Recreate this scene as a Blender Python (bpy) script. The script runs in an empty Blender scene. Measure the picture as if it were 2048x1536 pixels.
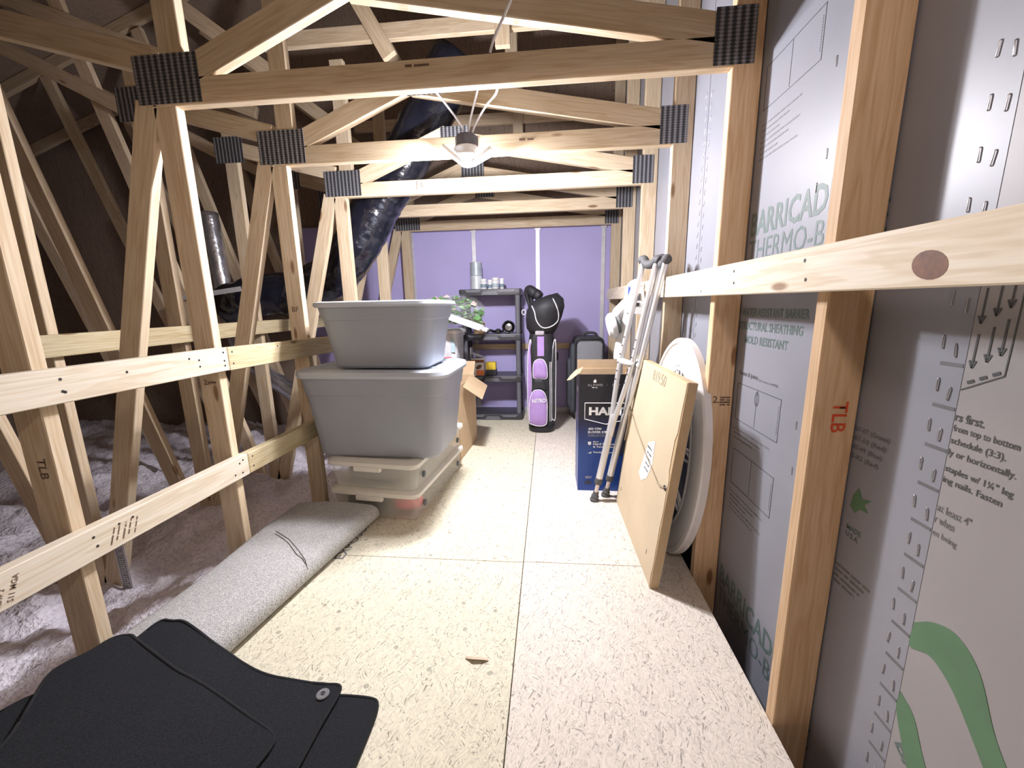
import bpy, bmesh, math, random
from mathutils import Matrix, Vector, noise
random.seed(7)
S = bpy.context.scene
COL = S.collection
# ------------------------------------------------------------------ camera, world, lights, exposure
def set_camera():
    f, pitch, yaw, roll, h = 794.7356, -0.1916165, -0.0933457, -0.0187096, 1.08
    fw = Vector((math.sin(yaw)*math.cos(pitch), math.cos(yaw)*math.cos(pitch), math.sin(pitch)))
    r = Vector((math.cos(yaw), -math.sin(yaw), 0)); u = r.cross(fw)
    c, s = math.cos(roll), math.sin(roll)
    R, U = c*r+s*u, -s*r+c*u
    m = Matrix((R, U, -fw)).transposed().to_4x4(); m.translation = (0, 0, h)
    cd = bpy.data.cameras.new('camera'); cd.sensor_fit = 'HORIZONTAL'; cd.sensor_width = 36
    cd.lens = f*36/2048; cd.clip_start = .02
    o = bpy.data.objects.new('camera', cd); COL.objects.link(o); o.matrix_world = m
    S.camera = o
set_camera()
w = bpy.data.worlds.new('world'); S.world = w; w.use_nodes = True
w.node_tree.nodes['Background'].inputs[0].default_value = (.5, .45, .42, 1)
w.node_tree.nodes['Background'].inputs[1].default_value = 0.0
S.view_settings.view_transform = 'Standard'; S.view_settings.look = 'None'
S.view_settings.gamma = 1; S.view_settings.use_curve_mapping = False
S.view_settings.exposure = .92
S.cycles.max_bounces = 7; S.cycles.diffuse_bounces = 4; S.cycles.glossy_bounces = 2; S.cycles.transparent_max_bounces = 8
S.cycles.caustics_reflective = False; S.cycles.caustics_refractive = False
S.cycles.use_adaptive_sampling = True; S.cycles.adaptive_threshold = .03; S.cycles.use_denoising = True
def light(name, loc, energy, color, radius):
    l = bpy.data.lights.new(name, 'POINT'); l.energy = energy; l.color = color; l.shadow_soft_size = radius
    o = bpy.data.objects.new(name, l); COL.objects.link(o); o.location = loc; return o

light('second_ceiling_lamp', (.10, -.30, 1.78), 12, (1, .83, .75), .07)

# ------------------------------------------------------------------ materials
def nodes(name):
    m = bpy.data.materials.new(name); m.use_nodes = True
    nt = m.node_tree; b = nt.nodes['Principled BSDF']
    def N(t, **k):
        n = nt.nodes.new(t)
        for a, v in k.items(): setattr(n, a, v)
        return n
    L = nt.links.new
    return m, nt, b, N, L
def ramp(N, pts):
    n = N('ShaderNodeValToRGB'); e = n.color_ramp.elements
    while len(e) > 1: e.remove(e[0])
    e[0].position = pts[0][0]; e[0].color = (*pts[0][1], 1)
    for p, c in pts[1:]:
        q = e.new(p); q.color = (*c, 1)
    return n
def mul(c, k): return tuple(min(1, x*k) for x in c)
MC = {}
def plain(name, col, rough=.6, metal=0, var=.12, scale=20, bump=0, bscale=200, spec=.5, alpha=None, emit=None, coat=0):
    if name in MC: return MC[name]
    m, nt, b, N, L = nodes(name)
    tc = N('ShaderNodeTexCoord'); no = N('ShaderNodeTexNoise'); no.inputs['Scale'].default_value = scale; no.inputs['Detail'].default_value = 2
    L(tc.outputs['Object'], no.inputs['Vector'])
    r = ramp(N, [(.3, mul(col, 1-var)), (.7, mul(col, 1+var))]); L(no.outputs['Fac'], r.inputs[0]); L(r.outputs[0], b.inputs['Base Color'])
    b.inputs['Roughness'].default_value = rough; b.inputs['Metallic'].default_value = metal
    b.inputs['Specular IOR Level'].default_value = spec
    if coat: b.inputs['Coat Weight'].default_value = coat
    if bump:
        n2 = N('ShaderNodeTexNoise'); n2.inputs['Scale'].default_value = bscale; n2.inputs['Detail'].default_value = 3
        L(tc.outputs['Object'], n2.inputs['Vector']); bp = N('ShaderNodeBump'); bp.inputs['Strength'].default_value = bump; bp.inputs['Distance'].default_value = .004
        L(n2.outputs['Fac'], bp.inputs['Height']); L(bp.outputs[0], b.inputs['Normal'])
    if emit: b.inputs['Emission Color'].default_value = (*emit[0], 1); b.inputs['Emission Strength'].default_value = emit[1]
    if alpha is not None:
        out = nt.nodes['Material Output']; tr = N('ShaderNodeBsdfTransparent'); mx = N('ShaderNodeMixShader'); mx.inputs[0].default_value = alpha
        L(tr.outputs[0], mx.inputs[1]); L(b.outputs[0], mx.inputs[2]); L(mx.outputs[0], out.inputs['Surface'])
    MC[name] = m; return m
def wood(name, light_c, dark_c, rough=.65, knots=1.0):
    """sawn lumber: grain runs along the board's own X axis"""
    m, nt, b, N, L = nodes(name)
    tc = N('ShaderNodeTexCoord'); oi = N('ShaderNodeObjectInfo')
    mm = N('ShaderNodeMath', operation='MULTIPLY'); mm.inputs[1].default_value = 41.0; L(oi.outputs['Random'], mm.inputs[0])
    ad = N('ShaderNodeVectorMath', operation='ADD'); L(tc.outputs['Object'], ad.inputs[0]); L(mm.outputs[0], ad.inputs[1])
    def mp(sc):
        q = N('ShaderNodeMapping'); q.inputs['Scale'].default_value = sc; L(ad.outputs[0], q.inputs['Vector']); return q
    a = N('ShaderNodeTexNoise'); a.inputs['Scale'].default_value = 1.5; a.inputs['Detail'].default_value = 3; a.inputs['Distortion'].default_value = .5
    L(mp((1.1, 15, 15)).outputs[0], a.inputs['Vector'])
    wv = N('ShaderNodeMath', operation='MULTIPLY'); wv.inputs[1].default_value = 34; L(a.outputs['Fac'], wv.inputs[0])
    sn = N('ShaderNodeMath', operation='SINE'); L(wv.outputs[0], sn.inputs[0])
    f = N('ShaderNodeTexNoise'); f.inputs['Scale'].default_value = 1; f.inputs['Detail'].default_value = 3
    L(mp((7, 160, 160)).outputs[0], f.inputs['Vector'])
    r1 = ramp(N, [(.3, dark_c), (.75, light_c)]); L(f.outputs['Fac'], r1.inputs[0])
    r2 = ramp(N, [(0, (1, 1, 1)), (.55, (1, .98, .95)), (1, (.86, .79, .70))])
    s2 = N('ShaderNodeMath', operation='MULTIPLY_ADD'); s2.inputs[1].default_value = .5; s2.inputs[2].default_value = .5; L(sn.outputs[0], s2.inputs[0]); L(s2.outputs[0], r2.inputs[0])
    m1 = N('ShaderNodeMix', data_type='RGBA', blend_type='MULTIPLY'); m1.inputs[0].default_value = .75
    L(r1.outputs[0], m1.inputs[6]); L(r2.outputs[0], m1.inputs[7])
    v = N('ShaderNodeTexVoronoi'); v.inputs['Scale'].default_value = 1; L(mp((2.6, 9, 9)).outputs[0], v.inputs['Vector'])
    rk = ramp(N, [(0, (.20, .11, .06)), (.07*knots, (.32, .19, .10)), (.12*knots, (1, 1, 1))]); L(v.outputs['Distance'], rk.inputs[0])
    m2 = N('ShaderNodeMix', data_type='RGBA', blend_type='MULTIPLY'); m2.inputs[0].default_value = .8
    L(m1.outputs[2], m2.inputs[6]); L(rk.outputs[0], m2.inputs[7])
    hs = N('ShaderNodeHueSaturation'); L(m2.outputs[2], hs.inputs['Color'])
    mr = N('ShaderNodeMapRange'); mr.inputs[3].default_value = .86; mr.inputs[4].default_value = 1.1; L(oi.outputs['Random'], mr.inputs[0]); L(mr.outputs[0], hs.inputs['Value'])
    L(hs.outputs[0], b.inputs['Base Color']); b.inputs['Roughness'].default_value = rough; b.inputs['Specular IOR Level'].default_value = .3
    return m
PINE = wood('pine', (.74, .62, .455), (.60, .475, .325))
PINE_RAIL = wood('pine_pale', (.83, .765, .65), (.73, .645, .515))
PINE_TREATED = wood('pine_treated', (.72, .63, .43), (.54, .45, .27))
PINE_ORANGE = wood('pine_orange', (.78, .57, .375), (.66, .455, .275))
def osb(name, tint, spot=.5):
    m, nt, b, N, L = nodes(name)
    tc = N('ShaderNodeTexCoord')
    wn = N('ShaderNodeTexNoise'); wn.inputs['Scale'].default_value = 9; wn.inputs['Detail'].default_value = 1; L(tc.outputs['Object'], wn.inputs['Vector'])
    ws = N('ShaderNodeVectorMath', operation='SCALE'); ws.inputs['Scale'].default_value = .07; L(wn.outputs['Color'], ws.inputs[0])
    warp = N('ShaderNodeVectorMath', operation='ADD'); L(tc.outputs['Object'], warp.inputs[0]); L(ws.outputs[0], warp.inputs[1])
    prev = None
    for i, (ang, sc) in enumerate(((.3, (14, 80, 1)), (1.35, (12, 90, 1)), (2.3, (16, 110, 1)), (-.5, (18, 150, 1)), (.9, (17, 140, 1)), (1.9, (20, 190, 1)))):
        q0 = N('ShaderNodeMapping'); q0.inputs['Rotation'].default_value = (0, 0, ang); L(warp.outputs[0], q0.inputs['Vector'])
        q = N('ShaderNodeMapping'); q.inputs['Scale'].default_value = (*sc[:2], 3); q.inputs['Location'].default_value = (i*3.1, i*1.7, 0)
        L(q0.outputs[0], q.inputs['Vector'])
        v = N('ShaderNodeTexVoronoi'); v.inputs['Scale'].default_value = 2.1; v.inputs['Randomness'].default_value = 1; L(q.outputs[0], v.inputs['Vector'])
        r = ramp(N, [(0, mul(tint, .40)), (.05, mul(tint, .56)), (.11, mul(tint, .84)), (.5, tint), (1, mul(tint, 1.12))])
        sp = N('ShaderNodeSeparateColor'); L(v.outputs['Color'], sp.inputs[0]); L(sp.outputs[0], r.inputs[0])
        if prev is None: prev = r.outputs[0]
        else:
            n = N('ShaderNodeTexNoise'); n.inputs['Scale'].default_value = 26+i*9; n.inputs['Detail'].default_value = 2
            L(tc.outputs['Object'], n.inputs['Vector']); rr = ramp(N, [(.47, (0, 0, 0)), (.53, (1, 1, 1))]); L(n.outputs['Fac'], rr.inputs[0])
            mx = N('ShaderNodeMix', data_type='RGBA'); L(rr.outputs[0], mx.inputs[0]); L(prev, mx.inputs[6]); L(r.outputs[0], mx.inputs[7]); prev = mx.outputs[2]
    v = N('ShaderNodeTexVoronoi'); v.voronoi_dimensions = '2D'; v.inputs['Scale'].default_value = 5.0; L(tc.outputs['Object'], v.inputs['Vector'])
    rk = ramp(N, [(0, (spot,)*3), (.034, (spot,)*3), (.046, (1, 1, 1))]); L(v.outputs['Distance'], rk.inputs[0])
    m2 = N('ShaderNodeMix', data_type='RGBA', blend_type='MULTIPLY'); m2.inputs[0].default_value = 1; L(prev, m2.inputs[6]); L(rk.outputs[0], m2.inputs[7])
    n3 = N('ShaderNodeTexNoise'); n3.inputs['Scale'].default_value = 1.3; n3.inputs['Detail'].default_value = 5; L(tc.outputs['Object'], n3.inputs['Vector'])
    r3 = ramp(N, [(.3, (.9, .9, .88)), (.65, (1, 1, 1))]); L(n3.outputs['Fac'], r3.inputs[0])
    m3 = N('ShaderNodeMix', data_type='RGBA', blend_type='MULTIPLY'); m3.inputs[0].default_value = 1; L(m2.outputs[2], m3.inputs[6]); L(r3.outputs[0], m3.inputs[7])
    L(m3.outputs[2], b.inputs['Base Color']); b.inputs['Roughness'].default_value = .75; b.inputs['Specular IOR Level'].default_value = .25
    return m
OSB_L = osb('osb_yellow', (.76, .71, .56), .62)
OSB_R = osb('osb_pink', (.78, .71, .63), .9)
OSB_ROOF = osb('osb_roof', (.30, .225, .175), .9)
def plate_mat():
    """galvanised nail plate: columns of punched slots with tooth stubs"""
    m, nt, b, N, L = nodes('nail_plate_steel')
    tc = N('ShaderNodeTexCoord'); sp = N('ShaderNodeSeparateXYZ'); L(tc.outputs['Object'], sp.inputs[0])
    def sine(o, f, ph=0):
        a = N('ShaderNodeMath', operation='MULTIPLY_ADD'); a.inputs[1].default_value = f; a.inputs[2].default_value = ph; L(o, a.inputs[0])
        s = N('ShaderNodeMath', operation='SINE'); L(a.outputs[0], s.inputs[0]); return s.outputs[0]
    cx = sine(sp.outputs[0], 2*math.pi/.0245); cz = sine(sp.outputs[2], 2*math.pi/.0105)
    p = N('ShaderNodeMath', operation='MULTIPLY_ADD'); p.inputs[1].default_value = .45; L(cz, p.inputs[0]); L(cx, p.inputs[2])
    r = ramp(N, [(.30, (.05, .05, .055)), (.50, (.13, .13, .14)), (.80, (.30, .30, .32))])
    mr = N('ShaderNodeMapRange'); mr.inputs[1].default_value = -1.45; mr.inputs[2].default_value = 1.45; L(p.outputs[0], mr.inputs[0]); L(mr.outputs[0], r.inputs[0])
    L(r.outputs[0], b.inputs['Base Color']); b.inputs['Metallic'].default_value = .35; b.inputs['Roughness'].default_value = .5
    bp = N('ShaderNodeBump'); bp.inputs['Strength'].default_value = .8; bp.inputs['Distance'].default_value = .003; L(mr.outputs[0], bp.inputs['Height']); L(bp.outputs[0], b.inputs['Normal'])
    return m
PLATE = plate_mat()
SHEATH = plain('grey_sheathing', (.275, .283, .325), .42, var=.05, scale=3, spec=.5)
SHEATH2 = plain('grey_sheathing_near', (.33, .315, .32), .45, var=.05, scale=3, spec=.5)
INK = plain('grey_print_ink', (.075, .08, .085), .5, var=.1)
INK_SOFT = plain('soft_grey_print_ink', (.15, .15, .16), .5, var=.1)
INK_GREEN = plain('grey_green_print_ink', (.115, .165, .155), .5, var=.1)
INK_LOGO = plain('green_logo_ink', (.10, .21, .115), .5, var=.06)
INK_PINE = plain('lumber_stamp_ink', (.16, .10, .07), .7)
INK_RED = plain('red_stamp_ink', (.62, .07, .02), .7)
PURPLE = plain('purple_gypsum', (.50, .455, .80), .7, var=.05, scale=2)
STEEL = plain('galvanised_steel', (.70, .71, .74), .4, .35, var=.08)
STAPLE = plain('staple_steel', (.6, .6, .62), .3, .9)
DARKWOOD = plain('dark_lumber', (.10, .07, .05), .8)
NAIL = plain('nail_head_dark', (.05, .045, .045), .5, .5)

# ------------------------------------------------------------------ geometry helpers
def wm(o):
    m = o.matrix_basis.copy()
    return (wm(o.parent) @ o.matrix_parent_inverse @ m) if o.parent else m
def attach(c, p, local=False):
    c.parent = p
    if not local: c.matrix_parent_inverse = wm(p).inverted()
    return c
def link(name, bm, mat, parent=None, local=False, smooth=False, M=None, auto=None):
    me = bpy.data.meshes.new(name); bmesh.ops.recalc_face_normals(bm, faces=bm.faces); bm.to_mesh(me); bm.free()
    for mt in (mat if isinstance(mat, (list, tuple)) else [mat]): me.materials.append(mt)
    if smooth:
        me.polygons.foreach_set('use_smooth', [True]*len(me.polygons))
        if auto: me.set_sharp_from_angle(angle=math.radians(auto))
    o = bpy.data.objects.new(name, me); COL.objects.link(o)
    if M is not None: o.matrix_basis = M
    if parent: attach(o, parent, local)
    return o
def copyobj(src, M, parent=None, local=False):
    o = src.copy(); COL.objects.link(o); o.parent = None; o.matrix_parent_inverse = Matrix(); o.matrix_basis = M
    if parent: attach(o, parent, local)
    return o
def tag(o, label, cat, group=None, kind=None):
    o['label'] = label
    if cat: o['category'] = cat
    if group: o['group'] = group
    if kind: o['kind'] = kind
    return o
def empty(name, loc=(0, 0, 0), rot=(0, 0, 0)):
    o = bpy.data.objects.new(name, None); COL.objects.link(o); o.location = loc; o.rotation_euler = rot; o.empty_display_size = .1
    return o
def bx(bm, lo, hi, bev=0, M=None):
    r = bmesh.ops.create_cube(bm, size=1); vs = r['verts']
    for v in vs: v.co = Vector([lo[i]+(v.co[i]+.5)*(hi[i]-lo[i]) for i in range(3)])
    if bev:
        es = list({e for v in vs for e in v.link_edges})
        g = bmesh.ops.bevel(bm, geom=es, offset=bev, segments=1, affect='EDGES')
        vs = list({v for f in g['faces'] for v in f.verts} | {v for v in vs if v.is_valid})
    if M is not None:
        bmesh.ops.transform(bm, matrix=M, verts=vs)
    return vs
def box(name, lo, hi, mat, parent=None, bev=.002, local=False, M=None):
    bm = bmesh.new(); bx(bm, lo, hi, bev); return link(name, bm, mat, parent, local, M=M)
def rings(bm, loops, close=True, cap=(True, True)):
    """loft closed loops of equal length"""
    vs = [[bm.verts.new(p) for p in l] for l in loops]; n = len(vs[0])
    for a, b in zip(vs, vs[1:]):
        for i in range(n if close else n-1): bm.faces.new((a[i], a[(i+1) % n], b[(i+1) % n], b[i]))
    if close and cap[0]: bm.faces.new(vs[0])
    if close and cap[1]: bm.faces.new(vs[-1])
    return vs
def frames(pts):
    pts = [Vector(p) for p in pts]; out = []; prev = None
    for i, p in enumerate(pts):
        t = (pts[min(i+1, len(pts)-1)]-pts[max(i-1, 0)]).normalized()
        if prev is None:
            a = Vector((0, 0, 1)) if abs(t.z) < .9 else Vector((1, 0, 0)); n = (a-t*a.dot(t)).normalized()
        else: n = (prev-t*prev.dot(t)).normalized()
        prev = n; out.append((p, t, n, t.cross(n)))
    return out
def tube(bm, pts, r, seg=10, closed=False):
    pts = list(pts)
    if closed: pts = pts+[pts[0]]
    fr = frames(pts); loops = []
    for i, (p, t, n, b) in enumerate(fr):
        rr = r(i/(len(fr)-1)) if callable(r) else (r[i] if isinstance(r, (list, tuple)) else r)
        loops.append([p+n*rr*math.cos(2*math.pi*k/seg)+b*rr*math.sin(2*math.pi*k/seg) for k in range(seg)])
    return rings(bm, loops)
def tube_obj(name, pts, r, mat, parent=None, seg=10, local=False, smooth=True):
    bm = bmesh.new(); tube(bm, pts, r, seg); return link(name, bm, mat, parent, local, smooth=smooth, auto=40)
def catmull(P, n=8):
    P = [Vector(p) for p in P]; Q = [P[0]*2-P[1]]+P+[P[-1]*2-P[-2]]; out = []
    for i in range(1, len(Q)-2):
        a, b, c, d = Q[i-1:i+3]
        for k in range(n):
            t = k/n; out.append(.5*((2*b)+(c-a)*t+(2*a-5*b+4*c-d)*t*t+(3*b-a-3*c+d)*t**3))
    out.append(P[-1]); return out
def lathe(bm, prof, seg=20, c=(0, 0, 0)):
    loops = [[(c[0]+r*math.cos(2*math.pi*k/seg), c[1]+r*math.sin(2*math.pi*k/seg), c[2]+z) for k in range(seg)] for r, z in prof]
    return rings(bm, loops)
def lathe_obj(name, prof, mat, parent=None, seg=20, c=(0, 0, 0), local=False, M=None):
    bm = bmesh.new(); lathe(bm, prof, seg, c); return link(name, bm, mat, parent, local, smooth=True, auto=35, M=M)
def rrect(x0, x1, y0, y1, r, n=5):
    P = []
    for cx, cy, a in ((x1-r, y1-r, 0), (x0+r, y1-r, 90), (x0+r, y0+r, 180), (x1-r, y0+r, 270)):
        for k in range(n+1):
            t = math.radians(a+90*k/n); P.append((cx+r*math.cos(t), cy+r*math.sin(t)))
    return P
def prism(bm, poly, ax, lo, hi):
    """extrude a 2D polygon along axis ax between lo and hi; the polygon lives in the other two axes in order"""
    def pt(u, v, wv):
        q = [u, v]; q.insert(ax, wv); return q
    return rings(bm, [[pt(u, v, lo) for u, v in poly], [pt(u, v, hi) for u, v in poly]])
def prism_obj(name, poly, ax, lo, hi, mat, parent=None, local=False, M=None, smooth=False):
    bm = bmesh.new(); prism(bm, poly, ax, lo, hi); return link(name, bm, mat, parent, local, M=M, smooth=smooth, auto=30)
def text(name, s, mat, origin, right, up, size=None, width=None, height=None, parent=None, bold=0, local=False, shear=0, th=.0006, spacing=1.0):
    """flat printed lettering as thin real geometry; origin = lower left corner of the text block"""
    cu = bpy.data.curves.new('t', 'FONT'); cu.body = s; cu.size = 1; cu.offset = bold; cu.shear = shear; cu.space_character = spacing; cu.resolution_u = 2
    o = bpy.data.objects.new('t', cu); COL.objects.link(o)
    bpy.context.view_layer.update()
    me = bpy.data.meshes.new_from_object(o.evaluated_get(bpy.context.evaluated_depsgraph_get()))
    bpy.data.objects.remove(o); bpy.data.curves.remove(cu)
    xs = [v.co.x for v in me.vertices]; ys = [v.co.y for v in me.vertices]
    x0, x1, y0, y1 = min(xs), max(xs), min(ys), max(ys)
    sx = sy = size or 1
    if width: sx = width/(x1-x0); sy = sx if not height else sy
    if height: sy = height/(y1-y0); sx = sx if width else sy
    R, U = Vector(right).normalized(), Vector(up).normalized(); Nn = R.cross(U)
    O = Vector(origin)
    for v in me.vertices: v.co = O+R*((v.co.x-x0)*sx)+U*((v.co.y-y0)*sy)+Nn*th
    me.materials.clear(); me.materials.append(mat); me.name = name
    t = bpy.data.objects.new(name, me); COL.objects.link(t)
    if parent: attach(t, parent, local)
    return t
def board(name, p0, p1, wdt, thk, wdir, mat, parent=None, bev=.0025):
    """lumber from p0 to p1 (centre line); wdir = direction of its wide side; local X runs along it"""
    p0, p1 = Vector(p0), Vector(p1); X = (p1-p0).normalized(); W = Vector(wdir); W = (W-X*W.dot(X)).normalized(); Tn = X.cross(W)
    L2 = (p1-p0).length/2
    bm = bmesh.new(); bx(bm, (-L2, -thk/2, -wdt/2), (L2, thk/2, wdt/2), bev)
    M = Matrix((X, -Tn, W)).transposed().to_4x4(); M.translation = (p0+p1)/2
    return link(name, bm, mat, parent, M=M)
def scribble(mat, origin, right, up, width, h, parent=None, local=False, seed=1, name='fine_print'):
    """print too small to read: a line of word-length strokes"""
    rnd = random.Random(seed); bm = bmesh.new(); R, U = Vector(right).normalized(), Vector(up).normalized(); O = Vector(origin)+R.cross(U)*.0006
    u = 0
    while u < width:
        w_ = min(width-u, rnd.uniform(1.2, 4.5)*h); hh = h*rnd.uniform(.45, .6)
        bm.faces.new([bm.verts.new(O+R*a+U*b) for a, b in ((u, 0), (u+w_, 0), (u+w_, hh), (u, hh))]); u += w_+h*.55
    me = bpy.data.meshes.new(name); bm.to_mesh(me); bm.free(); me.materials.append(mat)
    o = bpy.data.objects.new(name, me); COL.objects.link(o)
    if parent: attach(o, parent, local)
    return o
RW = dict(right=(0, -1, 0), up=(0, 0, 1))   # lettering on the right-hand wall
FR = dict(right=(1, 0, 0), up=(0, 0, 1))    # lettering on faces turned to the camera

# ------------------------------------------------------------------ structure: floor, walls, roof
XR, XL, CZ = .58, -1.335, 1.812            # inner faces of the studs, underside of the crossbeams
fl = box('floor', (-1.20, -2.4, -.075), (.575, 4.03, -.021), DARKWOOD, bev=0); fl['kind'] = 'structure'
def osb_panel(x0, x1, y0, y1, mat):
    return box('osb_panel', (x0+.0015, y0+.0015, -.02), (x1-.0015, y1-.0015, 0), mat, fl, bev=.0012)
SX = -.108
pl1 = osb_panel(-1.205, SX, -2.4, .31, OSB_L); 
pl2 = osb_panel(-1.205, SX, .31, 1.53, OSB_L)
for a, b in ((1.53, 2.21), (2.21, 2.82), (2.82, 4.02)): osb_panel(-1.205, SX, a, b, OSB_L if a < 1.6 else OSB_L)
for a, b in ((-2.4, -.9), (-.9, 1.535), (1.535, 2.75), (2.75, 4.02)): osb_panel(SX, XR, a, b, OSB_R)
text('printed_lettering', 'EXPOSURE', INK_SOFT, (-.905, 1.50, 0), (0, 1, 0), (-1, 0, 0), width=.33, height=.045, parent=pl2, bold=.01)
# insulation over the neighbouring ceiling (loose fill: nobody could count it)
def insulation():
    bm = bmesh.new(); nx, ny = 150, 190; x0, x1, y0, y1 = -5.58, -1.33, -1.6, 4.05
    V = []
    for j in range(ny+1):
        row = []
        for i in range(nx+1):
            x = x1+(x0-x1)*(i/nx)**1.35; y = y0+(y1-y0)*j/ny
            p = Vector((x, y, 0))
            z = -.155+.07*noise.noise(p*2.2)+.045*noise.noise(p*6.5)+.030*noise.noise(p*17)+.020*noise.noise(p*42)
            z += .05*max(0, (x+1.75))*0
            row.append(bm.verts.new((x, y, z)))
        V.append(row)
    for j in range(ny):
        for i in range(nx): bm.faces.new((V[j][i], V[j][i+1], V[j+1][i+1], V[j+1][i]))
    m, nt, b, N, L = nodes('loose_insulation')
    tc = N('ShaderNodeTexCoord'); n = N('ShaderNodeTexNoise'); n.inputs['Scale'].default_value = 60; n.inputs['Detail'].default_value = 6; L(tc.outputs['Object'], n.inputs['Vector'])
    r = ramp(N, [(.3, (.72, .66, .77)), (.5, (.90, .855, .94)), (.75, (.97, .94, .99))]); L(n.outputs['Fac'], r.inputs[0]); L(r.outputs[0], b.inputs['Base Color'])
    bp = N('ShaderNodeBump'); bp.inputs['Strength'].default_value = .9; bp.inputs['Distance'].default_value = .02; L(n.outputs['Fac'], bp.inputs['Height']); L(bp.outputs[0], b.inputs['Normal'])
    b.inputs['Roughness'].default_value = .95; b.inputs['Specular IOR Level'].default_value = .05
    o = link('loose_insulation', bm, m, smooth=True)
    tag(o, 'fluffy pale lavender blown-in insulation between the left trusses', 'insulation', kind='stuff')
insulation()
# right wall: grey structural sheathing on the outside of the studs
wr = box('wall_right', (.682, -2.4, -.6), (.70, 4.05, 4.6), DARKWOOD, bev=0); wr['kind'] = 'structure'
pn_near = box('sheathing_panel', (.670, -2.4, -.6), (.678, .699, 4.1), SHEATH2, wr, bev=.001)
pn_mid = box('sheathing_panel', (.672, .7005, -.6), (.680, 1.928, 4.1), SHEATH, wr, bev=.001)
pn_far = box('sheathing_panel', (.672, 1.933, -.6), (.680, 4.03, 4.1), SHEATH, wr, bev=.001)
WX = .672
def wt(s, y0, z0, y1, h, mat, panel, **k):
    """one printed line reading from y0 (far) to y1 (near), baseline z0, height h"""
    return text('printed_lettering', s, mat, (panel, y0, z0), width=y0-y1, height=h, parent=(pn_near if y0 < .7 else pn_mid), **RW, **k)
for z in (1.291, .006):
    wt('BARRICADE', 1.462, z, 1.05, .076, INK_GREEN, WX, bold=.022)
    wt('THERMO-BRACE', 1.462, z-.078, .90, .066, INK_GREEN, WX, bold=.0)
for z in (2.55,): wt('BARRICADE', 1.462, z, 1.05, .076, INK_GREEN, WX, bold=.022)
wt('WATER-RESISTANT BARRIER', 1.47, 1.034, 1.105, .027, INK_GREEN, WX, bold=.02)
wt('STRUCTURAL SHEATHING', 1.487, .989, 1.125, .027, INK_GREEN, WX, bold=.02)
wt('MOLD RESISTANT', 1.435, .944, 1.185, .027, INK_GREEN, WX, bold=.02)
wt('Seams & Joints', 1.448, .829, 1.325, .019, INK, WX, bold=.012)
wt('(for use as a WRB)', 1.318, .829, 1.21, .011, INK_SOFT, WX)
def diagram(y0, y1, z0, z1, loop=True):
    bm = bmesh.new(); t = .0016
    for a, b, c, d in ((y1, y0, z0, z0+t), (y1, y0, z1-t, z1), (y1, y1+t, z0, z1), (y0-t, y0, z0, z1), ((y0+y1)/2, (y0+y1)/2+.001, z0+.005, z1)):
        bx(bm, (WX-.0008, a, c), (WX, b, d))
    k = 40
    for i in range(k):
        if i % 3 == 0: continue
        zz = z0+.02+(z1-z0-.04)*i/k; bx(bm, (WX-.0008, y1+.008, zz), (WX, y1+.010, zz+.0012))
    link('printed_diagram', bm, INK, pn_mid)
    if loop:
        bm = bmesh.new(); c = ((y0+y1)/2+.0, z1-.03)
        for q in (1, .72):
            ring = [(c[0]+.013*q*math.cos(a*math.pi/12), c[1]+.024*q*math.sin(a*math.pi/12)) for a in range(24)]
            for a, b in zip(ring, ring[1:]+ring[:1]):
                vs = [bm.verts.new((WX-.0008, *p)) for p in (a, b)]+[bm.verts.new((WX-.0008, c[0]+(p[0]-c[0])*.9, c[1]+(p[1]-c[1])*.9)) for p in (b, a)]; bm.faces.new(vs)
        link('printed_diagram', bm, INK, pn_mid)
diagram(1.455, 1.185, .670, .802); diagram(1.445, 1.18, .430, .562, False); diagram(1.452, 1.182, 1.666, 1.79, False)
def fine(y0, y1, z, n, dz=.0165, h=.008):
    for i in range(n): scribble(INK_SOFT, (WX, y0, z-i*dz), (0, -1, 0), (0, 0, 1), y0-y1-.05*((i*7) % 3), h, pn_mid, seed=i+int(z*100))
fine(1.45, 1.22, .635, 3); fine(1.44, 1.22, .398, 5); fine(1.45, 1.25, 1.62, 7); 
for i, s in enumerate(('1507-07 (Green)', '1507-03 (Red)', '1507-09 (Blue)', '1S5-R2 (Red)')): wt(s, .915, .797-i*.0205, .812+.006*i, .0135, INK_SOFT, WX, bold=.01)
for s, z, y1, bo in (('rs first.', .882, .652, .02), ('from top to bottom', .861, .601, .012), ('schedule (3:3).', .840, .615, .012), ('ly or horizontally.', .819, .598, .012),
                     ('staples w/ 1¼" leg', .791, .596, .014), ('ing nails. Fasten', .771, .607, .012), ('at least 4"', .721, .641, .008), ('r when', .699, .664, .006), ('en being', .672, .655, .004)):
    text('printed_lettering', s, INK if z > .76 else INK_SOFT, (.670, .697, z), width=.697-y1, height=.0145, parent=pn_near, bold=bo, **RW)
wt('MADE', .885, .575, .845, .012, INK_GREEN, WX, bold=.02); wt('U.S.A.', .885, .558, .848, .012, INK_GREEN, WX, bold=.02)
for i in range(4): scribble(INK_SOFT, (WX, .90, .475-i*.014), (0, -1, 0), (0, 0, 1), .10-.012*i, .010, pn_mid, seed=70+i)
bm = bmesh.new()   # small green map mark printed beside the near stud
rings(bm, [[(WX-.0006, .885-u*.05, .62+v*.05) for u, v in ((0, .2), (.3, 0), (.55, .3), (1, .35), (.75, .6), (1.05, .95), (.6, .8), (.35, 1.2), (.1, .8))], [(WX, .885-u*.05, .62+v*.05) for u, v in ((0, .2), (.3, 0), (.55, .3), (1, .35), (.75, .6), (1.05, .95), (.6, .8), (.35, 1.2), (.1, .8))]])
link('printed_mark', bm, INK_LOGO, pn_mid)
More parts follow.
